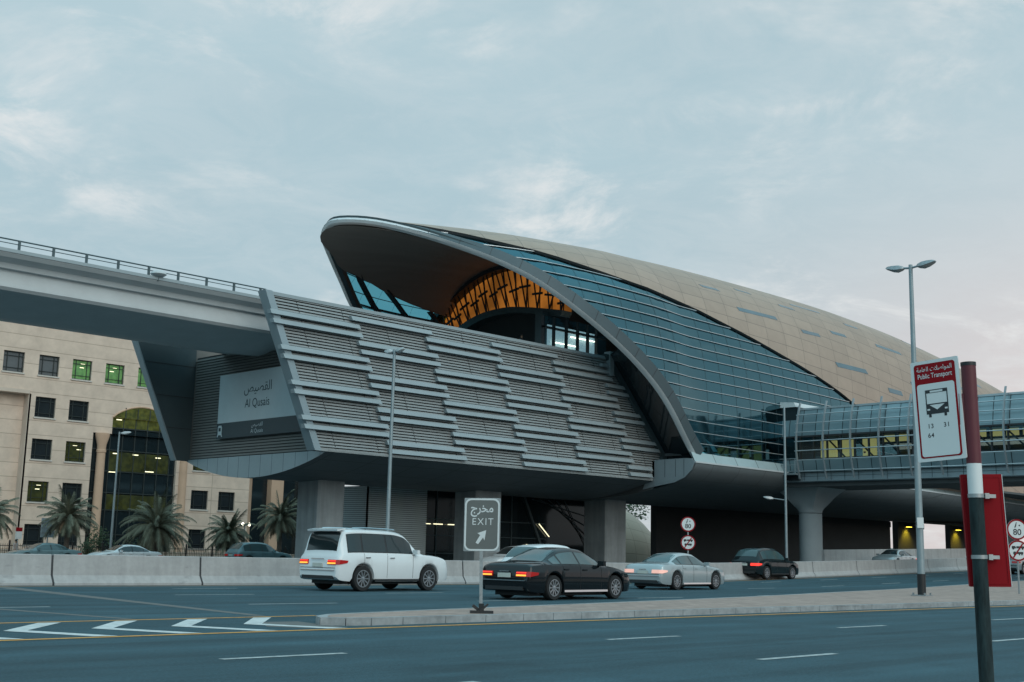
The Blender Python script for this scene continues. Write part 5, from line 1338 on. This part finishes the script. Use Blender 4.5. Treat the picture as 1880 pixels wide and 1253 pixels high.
# ------------------------------------------------------------------ cars
def paint(name, col, rough=.08, coat=.12, metal=.0): return mat(name, col, rough, metal, .03, 2, coat=coat, spec=.35)
M['car_white'] = paint('car_white', (.70, .72, .73)); M['car_black'] = paint('car_black', (.008, .010, .012)); M['car_silver'] = paint('car_silver', (.40, .44, .45), .3, .7, .35)
M['car_teal'] = paint('car_teal', (.14, .22, .24)); M['car_black2'] = paint('car_black_suv', (.010, .016, .018))
M['car_glass'] = mat('car_glass', (.012, .02, .022), .05, 0, .1, 2, spec=.7)
M['car_glass_teal'] = mat('car_glass_pale', (.05, .085, .09), .05, 0, .1, 2, spec=.7)
M['plate'] = mat('number_plate', (.55, .55, .5), .5)
M['trim'] = mat('black_trim', (.02, .021, .023), .6, 0, .1, 4)
SPEC = {
 'suv': dict(L=4.95, W=1.96, xw=(1.02, 3.90), rw=.385, zb=.30,
    roof=[(0, .70), (.04, 1.02), (.10, 1.12), (.20, 1.55), (.30, 1.80), (.45, 1.865), (1.2, 1.90), (2.3, 1.885), (2.85, 1.80), (3.15, 1.60), (3.55, 1.24), (3.7, 1.165), (4.3, 1.12), (4.7, 1.02), (4.88, .88), (4.95, .68)],
    belt=[(0, .68), (.05, 1.0), (.3, 1.13), (1.0, 1.15), (3.5, 1.13), (4.3, 1.07), (4.75, .95), (4.95, .66)],
    wr=[(0, .80), (.3, .76), (.6, .76), (2.6, .72), (3.2, .73), (3.6, .80), (4.5, .80), (4.95, .62)],
    side=[(.42, .95), (1.02, 1.98), (2.05, 3.12)], rear=(.13, .30), front=(2.95, 3.52)),
 'saloon': dict(L=4.92, W=1.88, xw=(1.08, 3.98), rw=.34, zb=.20,
    roof=[(0, .55), (.05, .86), (.14, .98), (.5, 1.02), (.78, 1.045), (1.2, 1.25), (1.65, 1.41), (2.2, 1.455), (2.7, 1.42), (3.05, 1.29), (3.5, 1.04), (3.65, .985), (4.3, .90), (4.7, .78), (4.86, .66), (4.92, .5)],
    belt=[(0, .53), (.06, .84), (.2, .93), (1.0, .97), (2.2, .96), (3.4, .93), (4.3, .83), (4.75, .69), (4.92, .48)],
    wr=[(0, .70), (.5, .74), (.9, .68), (1.3, .60), (1.7, .57), (2.7, .57), (3.2, .65), (3.6, .74), (4.5, .74), (4.92, .52)],
    side=[(1.05, 1.38), (1.44, 2.22), (2.29, 3.22)], rear=(.84, 1.52), front=(2.80, 3.48)),
 'crossover': dict(L=4.65, W=1.88, xw=(.92, 3.68), rw=.36, zb=.25,
    roof=[(0, .62), (.04, .95), (.12, 1.08), (.35, 1.38), (.62, 1.60), (1.0, 1.685), (1.7, 1.72), (2.3, 1.68), (2.75, 1.52), (3.25, 1.16), (3.4, 1.09), (4.05, 1.0), (4.45, .88), (4.6, .74), (4.65, .58)],
    belt=[(0, .60), (.05, .93), (.3, 1.05), (1.0, 1.07), (3.2, 1.02), (4.0, .94), (4.5, .80), (4.65, .56)],
    wr=[(0, .76), (.4, .70), (.8, .64), (2.3, .62), (2.9, .68), (3.3, .76), (4.2, .76), (4.65, .55)],
    side=[(.55, 1.0), (1.07, 1.95), (2.02, 2.95)], rear=(.22, .60), front=(2.52, 3.22)),
}
def car(kind, name, label, cat, loc, rz, body_m, glass_m=None, group=None, tail='tail_off', head='trim', tail_style=0, scale=1.0, plate=True, trimline=True):
    S = SPEC[kind]; glass_m = glass_m or M['car_glass']
    root = thing(name, label, cat, loc, rz, group); root.scale = (scale,) * 3
    L, hw0 = S['L'], S['W'] / 2; fro, fbe, fwr = (pchip(*zip(*S[k])) for k in ('roof', 'belt', 'wr'))
    fend = pchip([0, .06, .3, .8, L - .9, L - .35, L - .08, L], [.86, .935, .975, 1, 1, .955, .86, .72])
    ra = S['rw'] + .075; zb = S['zb']
    fzb = pchip([0, .12, .6, L - .6, L - .12, L], [zb + .14, zb + .04, zb, zb, zb + .03, zb + .12])
    def ring(x):
        hw = hw0 * float(fend(x)); zs = float(fbe(x)); zr = max(float(fro(x)), zs + .012); b = float(fzb(x)); ar = 0
        for xw in S['xw']:
            if abs(x - xw) < ra: ar = max(ar, S['rw'] + math.sqrt(ra * ra - (x - xw) ** 2))
        wr = min(float(fwr(x)), hw * .93); cab = min(1, max(0, (zr - zs) / .3)); lo = max(b, ar)
        zm = max(b + .56 * (zs - b), lo + .05); z5 = max(zs - .055, zm + .02)
        return [(0, b), (hw * .66, b), (hw * .67, lo), (hw * .955, lo), (hw * .985, max(b + .10, lo + .02)), (hw, zm), (hw * .985, z5), (hw * .95, zs),
                (wr, zr - .075 * cab - .008), (wr * .86, zr - .022 * cab - .003), (wr * .45, zr - .004 * cab), (0, zr)]
    xs = sorted({round(x, 3) for x in list(np.linspace(0, .4, 11)) + list(np.linspace(.4, L - .4, 44)) + list(np.linspace(L - .4, L, 9)) + [xw + ra * q for xw in S['xw'] for q in (-1, -.985, -.93, -.8, -.6, -.3, 0, .3, .6, .8, .93, .985, 1)]})
    off = L / 2
    def P3(x, y, z): return (x - off, y, z)
    mb = MB(); P = []
    for x in xs:
        r = ring(x); P.append([P3(x, -y, z) for y, z in r] + [P3(x, y, z) for y, z in r[-2::-1]])
    mb.grid(P); mb.poly(P[0]); mb.poly(P[-1])
    body = mb.build('body', body_m, root, smooth=32, local=True)
    # glass as patches following the loft
    def top(x, v):                                            # v in -1..1 across the roof rails
        r = ring(x)[8:]; y = abs(v) * r[0][0]; pl = [(q[0], q[1]) for q in r[::-1]]
        for (ya, za), (yb_, zb_) in zip(pl, pl[1:]):
            if y <= yb_ + 1e-9: z = za + (zb_ - za) * ((y - ya) / max(yb_ - ya, 1e-6)); break
        return Vector(P3(x, math.copysign(y, v), z))
    def sidep(x, f, s):
        r = ring(x); a, b = r[7], r[8]; return Vector(P3(x, s * (a[0] + (b[0] - a[0]) * f), a[1] + (b[1] - a[1]) * f))
    def patch(fn, us, vs, nm, m, par, o=.008, flip=False):
        G = []
        for u in us:
            row = []
            for v in vs:
                p = fn(u, v); a = fn(u + .01, v) - fn(u - .01, v); dv = .01; b = fn(u, v + dv) - fn(u, v - dv); n_ = a.cross(b)
                n_ = n_.normalized() if n_.length > 1e-9 else Vector((0, 0, 1))
                if n_.dot(p - Vector((0, 0, .7))) < 0: n_ = -n_
                row.append(p + n_ * o)
            G.append(row)
        q = MB(); q.grid(G); return q.build(nm, m, par, smooth='all', local=True)
    for s in (-1, 1):
        patch(lambda u, v, s=s: sidep(u, v, s), list(np.linspace(S['side'][0][0] - .03, S['side'][-1][1] + .04, 24)), [.035, .3, .6, .915], 'window_frame', M['trim'], root, .0045)
        for a, b in S['side']:
            patch(lambda u, v, s=s: sidep(u, v, s), list(np.linspace(a, b, 9)), [.07, .3, .6, .88], 'side_window', glass_m, root)
    patch(lambda u, v: top(u, v), list(np.linspace(*S['rear'], 8)), list(np.linspace(-.9, .9, 11)), 'rear_window', glass_m, root)
    patch(lambda u, v: top(u, v), list(np.linspace(*S['front'], 8)), list(np.linspace(-.9, .9, 11)), 'windscreen', glass_m, root)
    # wheels
    for xw in S['xw']:
        for s in (-1, 1):
            c = (xw - off, s * (hw0 - .13), S['rw']); mt = Matrix.Translation(c) @ Matrix.Rotation(-s * PI / 2, 4, 'X'); r_ = S['rw']
            q = MB(); q.lathe([(r_ * .66, -.11), (r_ * .95, -.115), (r_, -.08), (r_, .08), (r_ * .95, .115), (r_ * .70, .115), (r_ * .66, .09)], n=28, mtx=mt); wh = q.build('wheel', M['rubber'], root, smooth=35, local=True)
            q = MB(); q.lathe([(r_ * .69, .075), (r_ * .69, .113), (r_ * .62, .113), (r_ * .60, .05), (r_ * .05, .045)], n=28, mtx=mt)
            for k in range(10):
                a = 2 * PI * k / 10; q.beam(mt @ Vector((0, 0, .085)), mt @ Vector((r_ * .63 * math.cos(a), r_ * .63 * math.sin(a), .098)), .035, .03, up=mt.to_3x3() @ Vector((0, 0, 1)))
            q.lathe([(.06, .06), (.06, .105), (.02, .11)], n=12, mtx=mt)
            q.build('rim', M['rim_metal'], wh, local=True)
    # rear: lamps, plate, bumper insert
    r0 = ring(.05); zt_ = float(fbe(.25)); hwr = hw0 * .93
    for s in (-1, 1):
        q = MB(); zl = zt_ - (.30 if kind == 'saloon' else .32); hl = .135 if kind == 'saloon' else .14
        x0, x1 = -.008, .30; yy0, yy1 = hw0 * .48, hw0 * .84
        def tp(z, dx, k=0): return [P3(-.022 + dx, s * hw0 * .46, z), P3(-.022 + dx, s * hw0 * .84, z), P3(.05 + dx, s * hw0 * .965, z), P3(.34 + dx, s * hw0 * 1.003, z + k), P3(.34 + dx, s * hw0 * .8, z + k), P3(.12 + dx, s * hw0 * .46, z)]
        q.hexa(tp(zl, .0, .05), tp(zl + hl, .03, -.02))
        tl = q.build('tail_lamp', M[tail], root, local=True)
        if tail_style:
            q = MB(); q.hexa([P3(-.034, s * yy0, zl + .015), P3(-.034, s * yy1, zl + .015), P3(x0 + .06, s * yy1, zl + .015), P3(x0 + .06, s * yy0, zl + .015)], [P3(-.028, s * yy0, zl + .055), P3(-.028, s * yy1, zl + .055), P3(x0 + .06, s * yy1, zl + .055), P3(x0 + .06, s * yy0, zl + .055)])
            q.build('light_strip', M['tail_amber'], tl, local=True)
            q = MB(); q.hexa([P3(-.024, s * yy0, zl + .09), P3(-.024, s * yy1, zl + .09), P3(x0 + .06, s * yy1, zl + .09), P3(x0 + .06, s * yy0, zl + .09)], [P3(-.018, s * yy0, zl + .12), P3(-.018, s * yy1, zl + .12), P3(x0 + .06, s * yy1, zl + .12), P3(x0 + .06, s * yy0, zl + .12)])
            q.build('light_strip', M['tail_red'], tl, local=True)
        q = MB(); zh = float(fbe(L - .35)) - .17; q.hexa([P3(L - .48, s * hw0 * .60, zh), P3(L - .55, s * hw0 * .955, zh), P3(L - .16, s * hw0 * .90, zh - .02), P3(L - .055, s * hw0 * .58, zh - .02)],
                                 [P3(L - .48, s * hw0 * .60, zh + .13), P3(L - .55, s * hw0 * .945, zh + .13), P3(L - .21, s * hw0 * .87, zh + .09), P3(L - .10, s * hw0 * .58, zh + .09)])
        q.build('headlamp', M['chrome'] if head == 'trim' else M[head], root, local=True)
        q = MB(); xm = S['front'][1] - .32; zm_ = float(fbe(xm)) + .08; q.cbox((xm - off, s * (hw0 + .06), zm_), (.12, .22, .14)); q.cbox((xm - off, s * (hw0 - .06), zm_ - .05), (.06, .14, .04))
        bm_ = q.build('door_mirror', body_m, root, local=True)
        for a, b in S['side'][-2:]:
            q = MB(); xh = a + .16; rr = ring(xh); q.cbox((xh - off, s * (rr[6][0] + .012), rr[6][1] - .07), (.20, .03, .035)); q.build('door_handle', M['chrome'] if kind == 'suv' else body_m, root, local=True)
        q = MB()                                              # sill strip
        q.hexa([P3(S['xw'][0] + ra + .02, s * hw0 * .90, zb - .01), P3(S['xw'][1] - ra - .02, s * hw0 * .90, zb - .01), P3(S['xw'][1] - ra - .02, s * hw0 * 1.004, zb + .02), P3(S['xw'][0] + ra + .02, s * hw0 * 1.004, zb + .02)],
               [P3(S['xw'][0] + ra + .02, s * hw0 * .90, zb + .05), P3(S['xw'][1] - ra - .02, s * hw0 * .90, zb + .05), P3(S['xw'][1] - ra - .02, s * hw0 * 1.0, zb + .075), P3(S['xw'][0] + ra + .02, s * hw0 * 1.0, zb + .075)])
        q.build('side_sill', M['chrome'] if kind == 'saloon' else M['trim'], root, local=True)
        q = MB()                                              # door gaps
        for a in [S['side'][-1][1] + .02, S['side'][-1][0] - .035, S['side'][-2][0] + .02]:
            rr = ring(a)
            for j in (4, 5, 6): q.beam(P3(a, s * (rr[j][0] + .002), rr[j][1]), P3(a, s * (rr[j + 1][0] + .002), rr[j + 1][1]), .008, .006)
        q.build('door_gap', M['trim'], root, local=True)
    q = MB(); q.cbox((-off + .03, 0, float(fzb(.1)) + .07), (.10, hw0 * 1.45, .10)); q.build('bumper_insert', M['trim'], root, local=True)
    q = MB(); q.beam(P3(-.012, -hw0 * .80, zb + .33), P3(-.012, hw0 * .80, zb + .33), .03, .025); q.build('bumper_trim', M['chrome'] if kind != 'crossover' else M['trim'], root, local=True)
    q = MB(); zq = zb + .40; q.beam(P3(-.004, -hw0 * .82, zq), P3(-.004, hw0 * .82, zq), .012, .012); q.build('tailgate_gap', M['trim'], root, local=True)
    q = MB(); q.cbox((-off - .012, 0, zt_ - .16), (.012, .34 if kind != 'suv' else .6, .03)); q.build('tailgate_handle', M['chrome'], root, local=True)
    if plate: q = MB(); q.cbox((-off - .012, 0, zt_ - .27 if kind == 'saloon' else .78), (.02, .46, .12)); q.build('number_plate', M['plate'], root, local=True)
    q = MB(); q.cbox((L / 2 - .06, 0, zb + .30), (.12, hw0 * 1.1, .16)); q.build('grille', M['trim'], root, local=True)
    q = MB(); q.cbox((0, 0, zb + .02), (L - .7, hw0 * 1.34, .22)); q.build('underbody', M['trim'], root, local=True)  # dark box set low and wide to deepen the shade under the car
    if kind == 'suv':
        for s in (-1, 1):
            q = MB(); q.path([P3(x, s * .70, float(fro(x)) + .03) for x in (.7, .9, 1.5, 2.2, 2.5)], .018, 6); q.build('roof_rail', M['chrome'], root, local=True)
        q = MB(); q.hexa([P3(.12, -.70, 1.80), P3(.42, -.72, 1.86), P3(.42, .72, 1.86), P3(.12, .70, 1.80)], [P3(.10, -.70, 1.85), P3(.42, -.72, 1.90), P3(.42, .72, 1.90), P3(.10, .70, 1.85)]); q.build('spoiler', body_m, root, local=True)
    return root
HD = R(4.6)
def place(xn, yn, kind, hd=HD):
    """root location from the ground point of the near rear wheel"""
    S = SPEC[kind]; c, s = math.cos(hd), math.sin(hd); lx = S['xw'][0] - S['L'] / 2; ly = -(S['W'] / 2 - .02)
    X = xn - (lx * c - ly * s); Y = yn - (lx * s + ly * c); return (X, Y, gz(X) + .004)
car('suv', 'off_road_car', 'large white off-road car with red tail lamps beside the barrier, left of the exit sign', 'car', place(23.55, 30.15, 'suv'), HD, M['car_white'], tail='tail_off', tail_style=1)
car('saloon', 'saloon_car', 'black saloon with glowing amber-red tail lamps, just right of the exit sign post', 'car', place(25.1, 23.55, 'saloon'), HD, M['car_black'], tail='tail_off', tail_style=1, glass_m=M['car_glass_teal'])
car('saloon', 'saloon_car', 'silver saloon with a pinkish lit rear, right of the black saloon', 'car', place(38.2, 29.35, 'saloon'), HD, M['car_silver'], tail='tail_pink', glass_m=M['car_glass_teal'], scale=.98)
car('crossover', 'sport_utility_car', 'black sport utility car with two red tail lamps, farthest along next to the barrier', 'car', place(57.5, 38.05, 'crossover', R(3)), R(3), M['car_black2'], tail='tail_red', glass_m=M['car_glass_teal'])
car('crossover', 'hatchback_car', 'white car mostly hidden behind the black saloon', 'car', place(30.4, 28.75, 'crossover'), HD, M['car_white'], tail='tail_off', glass_m=M['car_glass_teal'], scale=.93)
car('saloon', 'saloon_car', 'white saloon behind the barrier at left, in front of the big palm', 'car', (40.6, 78.5, -.22), R(180), M['car_white'], head='head_lamp')
car('crossover', 'van', 'dull teal people carrier partly hidden behind the white off-road car', 'car', (52.6, 80.2, -.22), 0, M['car_teal'], glass_m=M['car_glass_teal'], scale=1.08)
car('saloon', 'saloon_car', 'silver-grey saloon facing left behind the barrier under the footbridge', 'car', (88.5, 47.0, gz(88.5) + .1), R(186), M['car_silver'], tail='tail_red')
car('crossover', 'sport_utility_car', 'white car behind the barrier between lamp post and red bus stop pole', 'car', (106.5, 48.0, gz(106) + .05), R(186), M['car_white'])
car('saloon', 'saloon_car', 'pale blue parked car by the fence at far left edge', 'car', (37.4, 84.0, -.22), R(180), M['car_teal'], glass_m=M['car_glass_teal'])
car('crossover', 'van', 'white people carrier behind the exit sign, its curved nose showing at the sign edge', 'car', (54.3, 59.0 - 4.5, 0), R(180), M['car_white'])
car('crossover', 'sport_utility_car', 'pale car beside the round signs at the right edge', 'car', (86.5, 36.6, gz(86)), HD, M['car_silver'])

# ------------------------------------------------------------------ people (small, far away)
def person(x, y, zb, rz, label, shirt, seated=False, s=1.0):
    r = thing('person', label, 'person', (x, y, zb), rz)
    bm = bmesh.new(); ly = bm.verts.layers.skin.verify()
    def V(p, rad): v = bm.verts.new(p); v[ly].radius = (rad, rad); return v
    h = 0.92 if not seated else .48
    pel = V((0, 0, h), .13); sp_ = V((0, 0, h + .22), .125); ch = V((0, .01, h + .42), .15); nk = V((0, .01, h + .56), .055); hd = V((0, .02, h + .68), .085); tp = V((0, .02, h + .80), .075)
    for a, b in ((pel, sp_), (sp_, ch), (ch, nk), (nk, hd), (hd, tp)): bm.edges.new((a, b))
    for q in (-1, 1):
        sh = V((q * .17, .01, h + .48), .065); el = V((q * .24, .03, h + .20), .045); wr_ = V((q * .25, .12 if not seated else .25, h + .0), .033); ha = V((q * .25, .17 if not seated else .33, h - .08), .035)
        for a, b in ((ch, sh), (sh, el), (el, wr_), (wr_, ha)): bm.edges.new((a, b))
        hp_ = V((q * .09, 0, h - .06), .095)
        if seated: kn = V((q * .11, .42, h), .065); an = V((q * .11, .44, .08), .045); ft_ = V((q * .11, .58, .04), .04)
        else: kn = V((q * .10, .02, .49), .062); an = V((q * .10, -.01, .08), .043); ft_ = V((q * .11, .14, .035), .038)
        for a, b in ((pel, hp_), (hp_, kn), (kn, an), (an, ft_)): bm.edges.new((a, b))
    me = bpy.data.meshes.new('person_skeleton'); bm.to_mesh(me); bm.free()
    o = bpy.data.objects.new('person_skeleton', me); COL.objects.link(o)
    for i, sv in enumerate(me.skin_vertices[0].data): sv.use_root = (i == 0)
    o.modifiers.new('s', 'SKIN'); o.modifiers.new('b', 'SUBSURF').levels = 2
    dg = bpy.context.evaluated_depsgraph_get(); dg.update(); nm = bpy.data.meshes.new_from_object(o.evaluated_get(dg)); bpy.data.objects.remove(o)
    nm.materials.clear()
    for m_ in (M['skin'], M[shirt], M['cloth_dark']): nm.materials.append(m_)
    for p in nm.polygons:
        c = p.center; p.material_index = 0 if (c.z > h + .54 or (abs(c.x) > .2 and c.z < h + .06)) else (1 if c.z > h - .02 else 2); p.use_smooth = True
    b = bpy.data.objects.new('body', nm); COL.objects.link(b); b.parent = r
    mb = MB(); mb.lathe([(.02, .11), (.07, .09), (.095, .03), (.098, -.02), (.085, -.06)], n=14, mtx=Matrix.Translation((0, .008, h + .755))); mb.build('hair', M['hair'], r, smooth='all', local=True)
    r.scale = (s,) * 3
person(37.5, 88.9, -.1, R(200), 'person in a pale shirt standing at far left by the fence', 'cloth_pink', s=.86)
person(38.75, 88.6, -.1, R(160), 'person in dark clothes standing left of the square road sign', 'cloth_dark', s=.70)
person(39.15, 88.9, -.1, R(210), 'person in a bluish shirt right beside the square road sign post', 'cloth_blue', s=.72)
person(55.6, 55.5, 13.7, R(200), 'person at the platform edge under the orange-lit gable', 'cloth_dark')

# far things seen through the gaps and over the fence
TR = thing('dark_tree', 'dark leafy tree behind the gold dome under the station', 'tree', (112, 96, -.1)); rg = random.Random(5)
mb = MB(); mb.tube((112, 96, -.4), (112, 96, 5), .25, .12, 8); mb.build('trunk', M['trunk'], TR)
mb = MB()
for k in range(2600):
    d = Vector((rg.gauss(0, 1), rg.gauss(0, 1), rg.gauss(0, .8))).normalized() * rg.random() ** .4; c = Vector((112, 96, 7.0)) + Vector((d.x * 5.5, d.y * 4, d.z * 3.4)); d1 = Vector((rg.uniform(-1, 1), rg.uniform(-1, 1), rg.uniform(-1, 1))).normalized(); d2 = d1.orthogonal().normalized()
    mb.poly([c - d2 * .12, c + d1 * .35, c + d2 * .12])
mb.build('crown', M['leaf'], TR, fixn=False)
GP = thing('entrance_dome', 'gold-panelled ground-level entrance dome glimpsed beyond the piers', 'building', (99, 86, -.4))
M['gold2'] = grid_mat('pod_gold', (.44, .37, .28), (.2, .17, .13), 1.6, .9, .015, .45, .3)
mb = MB(); P = []; U = []
for i in range(17):
    u = i / 16; x = 84 + 18.0 * math.sin(u * PI / 2); row = []; us = []
    for k in range(25):
        t = PI * k / 24; hh = 8.4 * math.sqrt(max(0, 1 - u ** 2.4)); row.append((x, 86 - 7.5 * math.cos(t) * (1 - .25 * u ** 3), -.4 + hh * math.sin(t) ** .8)); us.append((u * 14, k * .7))
    P.append(row); U.append(us)
mb.grid(P, U); mb.build('shell', M['gold2'], GP, smooth='all', fixn=False)
DB = thing('distant_hall', 'low pale distant hall seen through the wide gap under the station', 'building', (190, 98, 0)); mb = MB(); mb.box((170, 96, -.4), (215, 104, 2.9)); mb.build('wall', M['concrete_light'], DB)
mb = MB(); mb.box((169.5, 95.5, 2.9), (215.5, 104.5, 3.3)); mb.build('roof', M['steel_blue'], DB)
